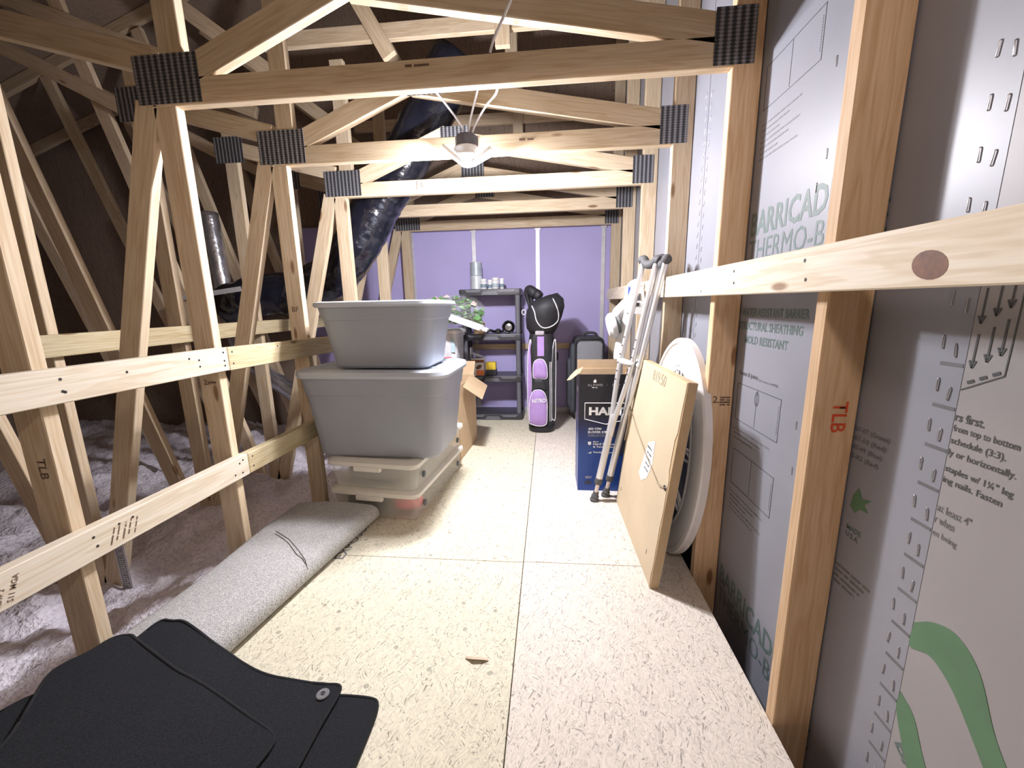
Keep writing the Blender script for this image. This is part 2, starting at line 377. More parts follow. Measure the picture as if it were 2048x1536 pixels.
# hatched arrow diagram beside the near seam
bm = bmesh.new()
def strip(bm, a, b, wd, x=.6693):
    a, b = Vector(a), Vector(b); d = (b-a).normalized(); n = Vector((-d.y, d.x))*wd/2
    bm.faces.new([bm.verts.new((x, *p)) for p in (a+n, b+n, b-n, a-n)])
for a, b in (((.697, .934), (.640, .966)), ((.640, .966), (.636, 1.16)), ((.636, 1.16), (.697, 1.13))): strip(bm, a, b, .002)
for i, yy in enumerate((.688, .668, .651)):
    for zz in (.975+.012*i, 1.045+.012*i):
        strip(bm, (yy, zz), (yy-.001, zz+.05), .003); strip(bm, (yy+.005, zz+.008), (yy, zz-.004), .003); strip(bm, (yy-.005, zz+.008), (yy, zz-.004), .003)
for q in range(3): strip(bm, (.690-.017*q, .947+.009*q), (.680-.017*q, .952+.009*q), .005); strip(bm, (.690-.017*q, 1.117+.009*q), (.680-.017*q, 1.122+.009*q), .006)
link('printed_diagram', bm, INK, pn_near)
# big green leaf swirl low on the near sheet
def blob(poly, name='printed_logo', x=.6692):
    P = catmull([(0, *p) for p in poly+[poly[0]]], 6)[:-1]; bm = bmesh.new()
    rings(bm, [[(x, p.y, p.z) for p in P], [(.670, p.y, p.z) for p in P]]); link(name, bm, INK_LOGO, pn_near)
blob([(.697, .497), (.665, .525), (.625, .535), (.585, .505), (.548, .43), (.50, .36), (.46, .25), (.49, .27), (.53, .335), (.58, .40), (.62, .443), (.66, .462), (.697, .447)])
blob([(.697, .345), (.665, .325), (.635, .27), (.60, .22), (.56, .20), (.545, .16), (.58, .12), (.62, .15), (.66, .22), (.697, .30)])
text('printed_lettering', 'BARRICADE', INK_GREEN, (.670, .69, .235), (0, -.75, -.65), (0, -.65, .75), width=.25, height=.03, parent=pn_near, bold=.02)
# staples along the two sheet seams
sb = bmesh.new(); tube(sb, [(0, 0, -.011), (-.0014, 0, -.0108), (-.0018, 0, -.009), (-.0018, 0, .009), (-.0014, 0, .0108), (0, 0, .011)], .0010, 5)
st0 = link('staple', sb, STAPLE, smooth=True); first = True
def staple(y, z, x=WX, rot=0, panel=None):
    global first
    M = Matrix.Translation((x, y, z)) @ Matrix.Rotation(rot, 4, 'X')
    if first: st0.matrix_basis = M; attach(st0, panel); first = False
    else: copyobj(st0, M, panel)
zz = .12; k = 0
while zz < 1.62:
    staple(.741+random.uniform(-.004, .004), zz+.012, rot=random.uniform(-.1, .1), panel=pn_mid); staple(.717+random.uniform(-.003, .003), zz, rot=random.uniform(-.15, .15), panel=pn_mid)
    if zz < 1.0: box('printed_dash', (WX-.0006, .703, zz-.027), (WX, .742, zz-.021), INK_SOFT, pn_mid, bev=0)
    zz += .073; k += 1
for i in range(26):
    z = .75+i*.047; staple(1.905+random.uniform(-.008, .002), z, rot=.5, panel=pn_mid)
    staple(1.952+random.uniform(-.004, .01), z+.02, rot=.5, panel=pn_far)
for y, z in ((1.115, 1.43), (1.12, 1.63), (1.105, .75), (1.10, .62), (1.14, 1.36)): staple(y, z, panel=pn_mid)
# back wall: purple gypsum shaft liner between steel H studs
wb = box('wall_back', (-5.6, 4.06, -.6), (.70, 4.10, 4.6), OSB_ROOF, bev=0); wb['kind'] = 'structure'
HX = (-2.6, -1.975, -1.35, -.728, -.103, .522)
for a, b in zip(HX, HX[1:]+(.67,)): box('gypsum_panel', (a+.003, 4.035, -.1), (b-.003, 4.06, 1.90), PURPLE, wb, bev=.001)
for x in HX:
    box('steel_stud', (x-.019, 4.026, -.1), (x+.019, 4.035, 1.89), STEEL, wb, bev=.001)
    box('steel_clip', (x-.028, 4.016, 1.80), (x+.028, 4.026, 1.875), STEEL, wb, bev=.001)
box('steel_track', (-2.6, 4.022, -.02), (.67, 4.034, .05), STEEL, wb, bev=.001)
# roof deck, far-left and behind-camera closure
def roof():
    o = empty('ceiling'); o['kind'] = 'structure'
    prof = [(-5.6, 2.65), (-.35, 4.35), (.70, 4.0)]
    for (xa, za), (xb, zb) in zip(prof, prof[1:]):
        for j in range(6):
            ya = -2.4+j*1.08; yb = min(4.06, ya+1.077)
            bm = bmesh.new(); rings(bm, [[(xa, ya, za), (xb, ya, zb), (xb, ya, zb+.012), (xa, ya, za+.012)], [(xa, yb, za), (xb, yb, zb), (xb, yb, zb+.012), (xa, yb, za+.012)]])
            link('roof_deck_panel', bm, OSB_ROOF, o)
roof()
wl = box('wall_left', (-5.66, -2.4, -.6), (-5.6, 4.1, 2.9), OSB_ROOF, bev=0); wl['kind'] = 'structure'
wf = box('wall_front_added', (-5.6, -2.46, -.6), (.70, -2.4, 4.6), OSB_ROOF, bev=0); wf['kind'] = 'structure'  # unseen wall added to shut out world light; the attic really runs on

# ------------------------------------------------------------------ trusses
TY = {0: .31, 1: .90, 2: 1.48, 3: 2.10, 4: 2.715, 5: 3.33, 6: 3.94}
TL = {0: 'roof truss just behind the photographer, above the black mats',
      1: 'nearest visible roof truss, stud stamped TLB in red beside the large grey sheathing',
      2: 'roof truss with the wide shaded crossbeam spanning the top of the picture',
      3: 'roof truss carrying the bare LED ceiling light on its crossbeam',
      4: 'pale roof truss just beyond the ceiling light, crossbeam pencilled J L',
      5: 'roof truss in front of the last one, beside the golf bag',
      6: 'farthest roof truss, standing against the purple back wall'}
def member(t, k, a, b, mat=PINE, w=.089, dy=0, name='web'):
    y = TY[k]+.019+dy
    return board(name, (a[0], y, a[1]), (b[0], y, b[1]), w, .038, (-(b[1]-a[1]), 0, b[0]-a[0]), mat, t)
def nail_plate(t, k, x0, x1, z0, z1):
    cx, cz = (x0+x1)/2, (z0+z1)/2
    bm = bmesh.new(); bx(bm, (-(x1-x0)/2, -.0012, -(z1-z0)/2), ((x1-x0)/2, .0012, (z1-z0)/2), .0004)
    o = link('nail_plate', bm, PLATE, t, M=Matrix.Translation((cx, TY[k]-.0012, cz)))
    return o
TR = {}
for k in range(7):
    y = TY[k]; t = TR[k] = tag(empty('roof_truss', (0, y, 0)), TL[k], 'truss', 'roof trusses of the attic')
    warm = PINE_ORANGE if k <= 2 else PINE
    member(t, k, (-1.3795, -.3), (-1.3795, CZ+(0 if k else 0)), name='stud')
    member(t, k, (.6245, -.45), (.6245, 3.95), warm, name='stud')
    member(t, k, (-1.424, CZ+.0445), (.58, CZ+.0445), name='crossbeam')
    member(t, k, (-1.447, 1.83), (-2.06, -.22))
    member(t, k, (-1.325, CZ+.09), (-1.325, 2.62), name='king_post')
    member(t, k, (-1.28, 1.915), (-.64, 2.197-.03))
    member(t, k, (-1.40, 1.962), (-2.12, 2.16))
    member(t, k, (.58, 1.913), (-.66, 2.143))
    member(t, k, (-2.115, -.3), (-2.115, 2.3), name='stud')
    member(t, k, (-3.245, 3.29), (-2.22, -.25))
    if k >= 4: member(t, k, (-1.8, 2.75), (.58, 2.75), name='crossbeam')
    if k >= 4:   # upper webs whose lit faces show through the nearer trusses
        for p, q in (((-1.237, 3.07), (-.965, 2.595)), ((-2.655, 3.23), (-1.58, 2.433)), ((-3.82, 2.945), (-2.60, 2.313)), ((-3.56, 3.12), (-2.30, 2.625)), ((-.27, 2.60), (-.27, 3.2))): member(t, k, p, q, dy=-.039)
    member(t, k, (-5.5, 2.63), (-.35, 4.30), name='rafter'); member(t, k, (-.35, 4.30), (.58, 3.98), name='rafter')
    if k >= 4: member(t, k, (-4.13, 3.02), (-3.0, -.2))
    nail_plate(t, k, -1.475, -1.228, CZ+.008, CZ+.165)
    nail_plate(t, k, .519, .643, CZ+.005, CZ+.165)
    nail_plate(t, k, -.68, -.50, 2.09, 2.20)
    nail_plate(t, k, -2.22, -2.02, 2.06, 2.22)
def stamp(k, s, x, z, h, mat=INK_PINE, right=(1, 0, 0), up=(0, 0, 1), bold=.01):
    text('lumber_stamp', s, mat, (x, TY[k]-.0003, z), right, up, height=h, parent=TR[k], bold=bold)
stamp(1, 'TLB', .618, .865, .030, INK_RED, (0, 0, -1), (1, 0, 0), .012)
stamp(1, 'TLB', -1.385, .70, .026, INK_PINE, (0, 0, -1), (1, 0, 0))
stamp(2, '2.', .600, .720, .026); [scribble(INK_PINE, (.625, TY[2]-.0003, .738-.009*i), (1, 0, 0), (0, 0, 1), .036, .010, TR[2], seed=i) for i in range(4)]
stamp(2, '2x', -1.405, .79, .022); scribble(INK_PINE, (-1.375, TY[2]-.0003, .795), (1, 0, 0), (0, 0, 1), .025, .014, TR[2]); stamp(3, 'BF', -1.40, 1.075, .028)
stamp(4, 'J L', -.86, 1.845, .05, bold=-.005); stamp(4, '52', -.42, 1.85, .03, bold=-.005)
scribble(INK_PINE, (-.14, TY[3]-.0003, 1.865), (1, 0, 0), (0, 0, 1), .07, .018, TR[3]); scribble(INK_PINE, (-.48, TY[2]-.0003, 1.878), (1, 0, 0), (0, 0, 1), .09, .014, TR[2])
# ------------------------------------------------------------------ rails and braces
def rail(name, y0, y1, x, z0, z1, mat, label, wz=.092, nails=()):
    b = board(name, (x, y0, z0), (x, y1, z1), wz, .038, (0, 0, 1), mat)
    tag(b, label, 'rail')
    for yy, dz in nails:
        bm = bmesh.new(); bmesh.ops.create_circle(bm, cap_ends=True, segments=8, radius=.0042)
        s = 1 if x < 0 else -1
        q = link('nail_head', bm, NAIL, M=Matrix.Translation((x+s*.0195, yy, z0+(z1-z0)*(yy-y0)/(y1-y0)+dz)) @ Matrix.Rotation(math.pi/2, 4, 'Y')); attach(q, b)
    return b
r1 = rail('guard_rail', -.6, 3.86, .561, 1.128, 1.178, PINE_RAIL, 'long pine guard rail with a big brown knot nailed across the right studs', .0915, ((1.26, .022), (1.255, -.012), (.93, .02), (.92, -.02), (1.51, -.03)))
KN = plain('knot', (.16, .065, .03), .6, var=.35, scale=60)
bm = bmesh.new(); K = [(.0, .0285*math.cos(a*math.pi/10), .0205*math.sin(a*math.pi/10)+.004*math.cos(a*math.pi/10)) for a in range(20)]
rings(bm, [[(.5416, .641+p[1], 1.128+p[2]) for p in K], [(.543, .641+p[1], 1.128+p[2]) for p in K]])
link('knot', bm, KN, r1)
rl1 = rail('guard_rail', -.5, 1.497, -1.316, .896, .894, PINE_RAIL, 'upper left guard rail, long pale board nearest the camera', .094, ((.93, .018), (.93, -.015), (.935, -.018), (1.1, .01), (1.32, .022), (1.36, .012), (1.36, -.012), (1.475, .028), (1.475, -.005), (1.475, -.025)))
rl2 = rail('guard_rail', 1.499, 2.50, -1.316, .892, .875, PINE_TREATED, 'upper left guard rail, short board ending behind the grey totes', .094, ((1.52, .028), (1.52, -.02), (1.8, .03)))
rl3 = rail('guard_rail', -.5, 1.520, -1.316, .437, .433, PINE_RAIL, 'lower left guard rail, long pale board above the carpet roll', .094, ((.92, .02), (.925, -.01), (.99, .022), (1.03, .022), (1.47, .02), (1.48, -.025), (1.49, .028), (1.44, -.02)))
rl4 = rail('guard_rail', 1.522, 2.50, -1.316, .433, .425, PINE_TREATED, 'lower left guard rail, short board running down to the storage boxes', .092, ((1.545, .025), (1.545, -.02)))
br = board('lateral_brace', (-2.05, 1.40, .955), (-2.05, 4.0, .985), .092, .038, (0, 0, 1), PINE_TREATED); tag(br, 'treated lumber brace running behind the left trusses', 'brace')
bb = board('lateral_brace', (-1.3, 4.006, .688), (.55, 4.006, .688), .055, .03, (0, 0, 1), PINE); tag(bb, 'narrow board along the purple back wall behind the shelf', 'brace')
for (s, yy, zz, sz) in (('S11 MGA', .735, .40, .012), ('KD9P 2', .712, .400, .010)):
    text('lumber_stamp', s, INK_PINE, (-1.2968, yy, zz), (0, .35, .94), (0, -.94, .35), height=sz, parent=rl3, bold=.01)
for i in range(5): scribble(INK_PINE, (-1.2968, .96+.017*i, .405+.006*(i % 2)), (0, .35, .94), (0, -.94, .35), .05, .007, rl3, seed=i)
# insulation depth card stapled to the second truss
rc = empty('depth_card', (-1.95, 1.476, -.19)); tag(rc, 'printed insulation depth card hanging on the web by the white insulation', 'depth card')
box('card', (-1.990, 1.4755, -.19), (-1.935, 1.4772, .11), plain('card_white', (.62, .60, .62), .6), rc, bev=0, M=Matrix.Translation((0, 0, 0)))
bm = bmesh.new()
for i in range(30): bx(bm, (-1.976, 1.4748, -.185+i*.0098), (-1.976+(.03 if i % 3 == 0 else .018), 1.4755, -.1825+i*.0098))
bx(bm, (-1.98, 1.4748, -.188), (-1.978, 1.4755, .105)); bx(bm, (-1.950, 1.4748, -.188), (-1.948, 1.4755, .105)); link('tick_marks', bm, INK, rc)
for i in range(9): text('numeral', str(8+i), INK, (-1.966, 1.4755, -.18+i*.031), (1, 0, 0), (0, 0, 1), height=.012, parent=rc, bold=.02)

# ------------------------------------------------------------------ ceiling light on the third truss
WHITE = plain('white_plastic', (.82, .82, .83), .4, var=.02)
BLACK = plain('black_plastic', (.018, .018, .02), .45, var=.2)
GREYBOX = plain('junction_box_grey', (.10, .10, .13), .5)
def lamp():
    t = tag(empty('ceiling_light', (-.385, 2.04, 1.87)), 'bare ceiling light with three glowing LED panels under a dark junction box', 'light')
    lathe_obj('junction_box', [(.052, 0), (.055, .004), (.055, .045), (.05, .05)], GREYBOX, t, 8, (-.385, 2.04, 1.825))
    lathe_obj('socket', [(.02, 0), (.045, .012), (.062, .03), (.06, .036), (.03, .04)], WHITE, t, 24, (-.385, 2.04, 1.787))
    lathe_obj('lamp_base', [(.012, 0), (.03, .006), (.034, .02), (.03, .04), (.02, .052)], WHITE, t, 20, (-.385, 2.04, 1.742))
    LED = plain('led_panel_glow', (1, 1, 1), .4, emit=((1, .97, 1.0), 40))
    for a, tilt, watt in ((184, -38, 8.5), (352, -26, 8.5), (275, -30, 3)):
        M = Matrix.Translation((-.385, 2.04, 1.742)) @ Matrix.Rotation(math.radians(a), 4, 'Z') @ Matrix.Rotation(math.radians(tilt), 4, 'Y')
        bm = bmesh.new(); L_ = .115 if a != 275 else .06
        rings(bm, [[(.025, -.02, .007), (.025, .02, .007), (.025, .02, -.007), (.025, -.02, -.007)], [(.025+L_, -.036, .007), (.025+L_, .036, .007), (.025+L_, .036, -.007), (.025+L_, -.036, -.007)]])
        p = link('lamp_panel', bm, WHITE, t, M=M)
        bm = bmesh.new(); rings(bm, [[(.03, -.017, -.0072), (.03, .017, -.0072), (.03, .017, -.0095), (.03, -.017, -.0095)], [(.02+L_, -.032, -.0072), (.02+L_, .032, -.0072), (.02+L_, .032, -.0095), (.02+L_, -.032, -.0095)]])
        link('led_array', bm, LED, p, M=M)
        al = bpy.data.lights.new('lamp_panel_light', 'AREA'); al.shape = 'RECTANGLE'; al.size = L_-.01; al.size_y = .06; al.energy = watt; al.color = (.96, .94, 1.0)
        ao = bpy.data.objects.new('lamp_panel_light', al); COL.objects.link(ao); ao.matrix_basis = M @ Matrix.Translation((.025+L_/2, 0, -.0105)); attach(ao, t)
lamp()
light('lamp_scatter_fill', (-.385, 2.095, 1.685), 46, (.96, .94, 1.0), .035)  # point light added below the LED panels to brighten the far end
CABLE = plain('white_cable', (.75, .74, .78), .5)
for nm, P, lab, mt in (('electric_cable', [(-.385, 2.03, 1.872), (-.40, 1.95, 1.90), (-.44, 1.80, 1.93), (-.45, 1.60, 1.90), (-.45, 1.53, 1.87)], 'pair of white cables dropping to the left of the junction box', CABLE),
                   ('electric_cable', [(-.375, 2.03, 1.872), (-.35, 1.96, 1.91), (-.29, 1.82, 1.96), (-.26, 1.66, 1.91), (-.245, 1.53, 1.87)], 'white cable looping to the right of the junction box', CABLE),
                   ('electric_cable', [(-.36, 2.03, 1.872), (-.33, 1.98, 1.90), (-.26, 1.85, 1.915), (-.20, 1.72, 1.90), (-.175, 1.53, 1.87)], 'thin white cable at the far right of the junction box', CABLE),
                   ('electric_cable', [(-.19, 1.475, 1.90), (-.17, 1.462, 1.94), (-.10, 1.40, 2.02), (-.02, 1.30, 2.14), (.06, 1.2, 2.3)], 'cable slanting up across the shaded crossbeam', CABLE)):
    o = tube_obj(nm, catmull(P, 6), .0045, mt, seg=6); tag(o, lab, 'cable')

# ------------------------------------------------------------------ ducts
DUCTB = plain('black_duct_film', (.012, .013, .022), .16, var=.3, scale=8, bump=.5, bscale=45, spec=.7)
FOIL = plain('silver_duct_foil', (.62, .62, .66), .22, .85, var=.15, bump=.6, bscale=40)
def duct(name, P, r, mat, label, crinkle=.012, seg=22, n=10):
    C = catmull(P, n); bm = bmesh.new(); fr = frames(C); loops = []
    for i, (p, t, nn, b) in enumerate(fr):
        l = []
        for k in range(seg):
            a = 2*math.pi*k/seg; d = nn*math.cos(a)+b*math.sin(a)
            rr = r*(1+.018*math.sin(i*1.3))+crinkle*noise.noise(Vector((i*.55, k*.9, 3)))+crinkle*.6*noise.noise(Vector((i*1.7, k*2.1, 9)))
            l.append(p+d*rr)
        loops.append(l)
    rings(bm, loops); o = link(name, bm, mat, smooth=True); return tag(o, label, 'duct')
duct('flexible_duct', [(-.62, 3.04, 2.75), (-.88, 3.04, 2.35), (-1.07, 3.04, 2.07), (-1.24, 3.04, 1.87), (-1.36, 3.04, 1.68), (-1.53, 3.04, 1.46), (-1.72, 3.04, 1.31), (-1.97, 3.04, 1.22), (-2.25, 3.04, 1.20), (-2.55, 3.04, 1.13)], .165, DUCTB, 'fat glossy black flexible duct curving down behind the left studs')
duct('foil_duct', [(-2.84, 3.3, 1.9), (-2.82, 3.3, 1.55), (-2.80, 3.3, 1.25), (-2.77, 3.3, .95), (-2.70, 3.3, .70), (-2.50, 3.3, .52), (-2.28, 3.3, .36), (-2.05, 3.3, .20), (-1.9, 3.3, .10)], .072, FOIL, 'narrow silver foil duct dropping towards the insulation', .006, 16)
sp = box('hanger_strap', (-.27, -.001, -.017), (.27, .001, .017), STEEL, bev=0, M=Matrix.Translation((-2.43, 2.70, 1.21)) @ Matrix.Rotation(-.115, 4, 'Y')); tag(sp, 'thin metal strap stretched between the left webs to hold the duct', 'strap')

# ------------------------------------------------------------------ carpet roll on the floor
def carpet():
    m, nt, b, N, L = nodes('carpet_backing')
    tc = N('ShaderNodeTexCoord'); mp = N('ShaderNodeMapping'); mp.inputs['Scale'].default_value = (240, 240, 240); L(tc.outputs['Object'], mp.inputs[0])
    br_ = N('ShaderNodeTexBrick'); br_.inputs['Scale'].default_value = 1; br_.inputs['Mortar Size'].default_value = .12; br_.inputs['Color1'].default_value = (.72, .71, .70, 1); br_.inputs['Color2'].default_value = (.56, .555, .55, 1); br_.inputs['Mortar'].default_value = (.38, .375, .37, 1)
    br_.inputs['Brick Width'].default_value = 1.6; br_.inputs['Row Height'].default_value = 1.1
    L(mp.outputs[0], br_.inputs[0])
    n = N('ShaderNodeTexNoise'); n.inputs['Scale'].default_value = 260; n.inputs['Detail'].default_value = 2; L(tc.outputs['Object'], n.inputs[0])
    r = ramp(N, [(.35, (.55, .55, .56)), (.65, (1.0, 1.0, .99))]); L(n.outputs[0], r.inputs[0])
    mx = N('ShaderNodeMix', data_type='RGBA', blend_type='MULTIPLY'); mx.inputs[0].default_value = 1; L(br_.outputs[0], mx.inputs[6]); L(r.outputs[0], mx.inputs[7])
    L(mx.outputs[2], b.inputs['Base Color']); b.inputs['Roughness'].default_value = .85
    bp = N('ShaderNodeBump'); bp.inputs['Strength'].default_value = .5; bp.inputs['Distance'].default_value = .002; L(n.outputs[0], bp.inputs['Height']); L(bp.outputs[0], b.inputs['Normal'])
    t = tag(empty('carpet_roll', (-1.15, 1.2, 0)), 'long flattened grey carpet roll lying along the left floor edge', 'carpet')
    def sec(y, off):
        s = (y-.45)/(1.83-.45)
        xr = -1.045+.175*max(0, s)**1.35-off; xl = -1.332; hh = .118-.022*s+.005*math.sin(y*9)-off
        P = []
        for a in range(-90, 91, 15):  # rounded right side
            q = math.radians(a); P.append((xr-.055+.055*math.cos(q), y, max(.002+off*.3, hh/2+(hh/2)*math.sin(q))))
        w_ = xr-.055-(xl+.04)
        for i in range(1, 6): P.append((xr-.055-w_*i/6, y, hh+.012*math.sin(math.pi*i/6)+.004*noise.noise(Vector((i, y*6, 0)))))
        for a in range(90, 271, 30):
            q = math.radians(a); P.append((xl+.04+.04*math.cos(q), y, max(.002, hh/2+(hh/2)*math.sin(q))))
        return P
    bm = bmesh.new(); ys = [.42+.05*i for i in range(29)]
    rings(bm, [sec(y, 0) for y in ys]); link('carpet', bm, m, t, smooth=True, auto=50)
    tube_obj('tie_string', [(-1.20, 1.50, .125), (-1.10, 1.44, .128), (-1.02, 1.38, .120), (-.97, 1.345, .100), (-.955, 1.33, .07)], .0022, plain('string_dark', (.12, .11, .10), .8), t, 5)
    # spiral edge at the far end
    bm = bmesh.new()
    for k in range(3):
        P = [Vector(p) for p in sec(1.822, 0)]; c = Vector((-1.1, 1.826, .055)); ring = [c+(p-c)*(.9-.22*k) for p in P]
        for p in ring: p.y = 1.823
        tube(bm, ring, .002, 4)
    link('roll_edge', bm, plain('carpet_edge', (.20, .19, .18), .9), t)
carpet()

# ------------------------------------------------------------------ black car mats in the foreground
MAT = plain('black_felt_mat', (.020, .021, .025), .92, var=.3, scale=300, bump=.4, bscale=400, spec=.15)
MATE = plain('mat_edge_binding', (.010, .011, .013), .95, var=.2, scale=60)
def mat_z(x, y, b):
    t = min(1, max(0, (-.62-x)/.36)); return b+.125*t*t*(3-2*t)
def floor_mat(poly, base, label, grommet=None):
    t = tag(empty('floor_mat', (poly[0][0], poly[0][1], base)), label, 'car mat', 'black car mats piled in the foreground')
    P = [Vector((p[0], p[1], 0)) for p in poly]
    # round the corners (Chaikin) then grid-fill for draping
    for _ in range(2):
        Q = []
        for a, c in zip(P, P[1:]+P[:1]):
            d = (c-a).length; u = min(.25, .018/d) if d > .05 else .25
            Q += [a.lerp(c, u), a.lerp(c, 1-u)]
        P = Q
    D = []
    for a, c in zip(P, P[1:]+P[:1]):
        n = max(1, int((c-a).length/.03))
        D += [a.lerp(c, i/n) for i in range(n)]
    P = D
    bm = bmesh.new()
    f = bm.faces.new([bm.verts.new(p) for p in P]); bmesh.ops.triangulate(bm, faces=[f])
    for ax in (0, 1):
        v = min(p[ax] for p in P)
        while v < max(p[ax] for p in P):
            v += .03; co = Vector((0, 0, 0)); co[ax] = v; no = Vector((0, 0, 0)); no[ax] = 1
            bmesh.ops.bisect_plane(bm, geom=bm.verts[:]+bm.edges[:]+bm.faces[:], plane_co=co, plane_no=no)
    for v in bm.verts: v.co.z = mat_z(v.co.x, v.co.y, base)+.003*noise.noise(Vector((v.co.x*5, v.co.y*5, base*50)))
    bmesh.ops.recalc_face_normals(bm, faces=bm.faces)
    if sum(fc.normal.z for fc in bm.faces) < 0: bmesh.ops.reverse_faces(bm, faces=bm.faces)
    r = bmesh.ops.extrude_face_region(bm, geom=bm.faces[:])
    for g in r['geom']:
        if isinstance(g, bmesh.types.BMVert): g.co.z += .006
    link('felt', bm, MAT, t, smooth=True, auto=40)
    bm = bmesh.new(); tube(bm, [(p.x, p.y, mat_z(p.x, p.y, base)+.004) for p in P], .0046, 6, closed=True)
    link('binding', bm, MATE, t, smooth=True)
    if grommet:
        x, y = grommet; z = mat_z(x, y, base)+.007
        g = lathe_obj('grommet', [(.006, 0), (.017, 0), (.018, .002), (.016, .004), (.007, .004), (.006, .001)], plain('grommet_grey', (.17, .17, .18), .5), t, 20, (x, y, z))
        box('slot', (x-.004, y-.0025, z+.0005), (x+.004, y+.0025, z+.002), BLACK, g, bev=0)
    return t
floor_mat([(-.60, .888), (-.503, .888), (-.468, .878), (-.463, .80), (-.464, .55), (-.50, .30), (-.95, .28), (-1.0, .70), (-.85, .84)], .004, 'black car mat at the bottom of the pile, its corner sticking out to the right')
floor_mat([(-1.205, .90), (-1.205, .975), (-1.165, .968), (-1.135, .975), (-1.065, .947), (-.954, .896), (-.866, .874), (-.797, .871), (-.718, .895), (-.60, .914), (-.588, .888), (-.593, .80), (-.592, .50), (-.62, .30), (-1.08, .30), (-1.2, .6)], .014, 'black car mat with a round grommet in its right corner', (-.632, .876))
floor_mat([(-1.202, .62), (-1.312, .765), (-1.308, .80), (-1.279, .836), (-1.271, .890), (-1.225, .902), (-1.206, .893), (-.963, .796), (-.67, .752), (-.692, .62), (-.72, .36), (-1.12, .32)], .024, 'uppermost black car mat, its rounded corner resting on the carpet roll')
floor_mat([(-1.33, .66), (-1.314, .705), (-1.291, .728), (-1.24, .742), (-1.10, .70), (-1.0, .45), (-1.08, .25), (-1.33, .30)], .009, 'black car mat at the far left edge, half under the pile')
ps = bmesh.new(); rings(ps, [[(-.262, 1.040, .001), (-.235, 1.028, .012), (-.205, 1.030, .010), (-.186, 1.036, .002)], [(-.258, 1.048, .0015), (-.235, 1.046, .0015), (-.21, 1.048, .0015), (-.189, 1.043, .001)], [(-.258, 1.0485, .001), (-.235, 1.0465, .001), (-.21, 1.0485, .001), (-.189, 1.0435, .001)], [(-.262, 1.0405, .0005), (-.235, 1.030, .010), (-.205, 1.032, .008), (-.186, 1.0365, .001)]], cap=(False, False))
tag(link('wood_chip', ps, plain('chip_tan', (.55, .44, .32), .8)), 'curled sliver of torn board lying alone on the floor', 'wood chip')

# ------------------------------------------------------------------ storage totes and boxes on the left
def rr_loft(bm, secs, n=6, cap=(True, True)):
    return rings(bm, [[(x, y, z) for x, y in rrect(x0, x1, y0, y1, r, n)] for (x0, x1, y0, y1, r, z) in secs], cap=cap)
GREY = plain('grey_tote_plastic', (.345, .375, .43), .38, var=.04, scale=4)
LIDG = plain('grey_tote_lid', (.50, .545, .62), .35, var=.04, scale=4)
def tote(loc, rz, w, d, h, label):
    t = tag(empty('storage_tote', loc, (0, 0, rz)), label, 'tote', 'grey storage totes')
    a, c = w/2, d/2; tp = .055
    bm = bmesh.new()
    S_ = []
    for z, ins, r in ((0, tp+.012, .06), (.012, tp, .07), (h*.72, tp*.36, .075), (h*.73, tp*.36-.006, .078), (h*.90, tp*.05, .083), (h*.93, -.002, .085)):
        S_.append((-a+ins, a-ins, -c+ins*.8, c-ins*.8, r, z))
    rr_loft(bm, S_); link('body', bm, GREY, t, True, smooth=True, auto=28)
    bm = bmesh.new(); o = .012
    rr_loft(bm, [(-a-o, a+o, -c-o, c+o, .09, h*.915), (-a-o-.004, a+o+.004, -c-o-.004, c+o+.004, .09, h*.945), (-a-o, a+o, -c-o, c+o, .088, h*.985), (-a+.01, a-.01, -c+.01, c-.01, .08, h), (-a+.035, a-.035, -c+.035, c-.035, .07, h), (-a+.045, a-.045, -c+.045, c-.045, .065, h-.008)])
    ld = link('lid', bm, LIDG, t, True, smooth=True, auto=28)
    bm = bmesh.new()
    for sx in (-1, 1):
        for i in (-1, 1): bx(bm, (sx*(a-.11)-.05, i*.10-.006, h-.009), (sx*(a-.11)+.05, i*.10+.006, h-.002), .002)
    link('lid_rib', bm, LIDG, ld, True)
    return t
BOXT = .322
tote((-.885, 2.095, BOXT), math.radians(-2), .775, .50, .464, 'large grey lidded tote, lower of the stacked pair')
tote((-.845, 2.08, BOXT+.466), math.radians(-1.5),   .62, .42, .334, 'smaller grey lidded tote stacked on the larger one')
CLEAR = plain('milky_clear_plastic', (.95, .94, .90), .25, var=.03, alpha=.30, spec=.6)
CLEARLID = plain('cream_box_lid', (.93, .91, .84), .4, var=.03, alpha=.85)
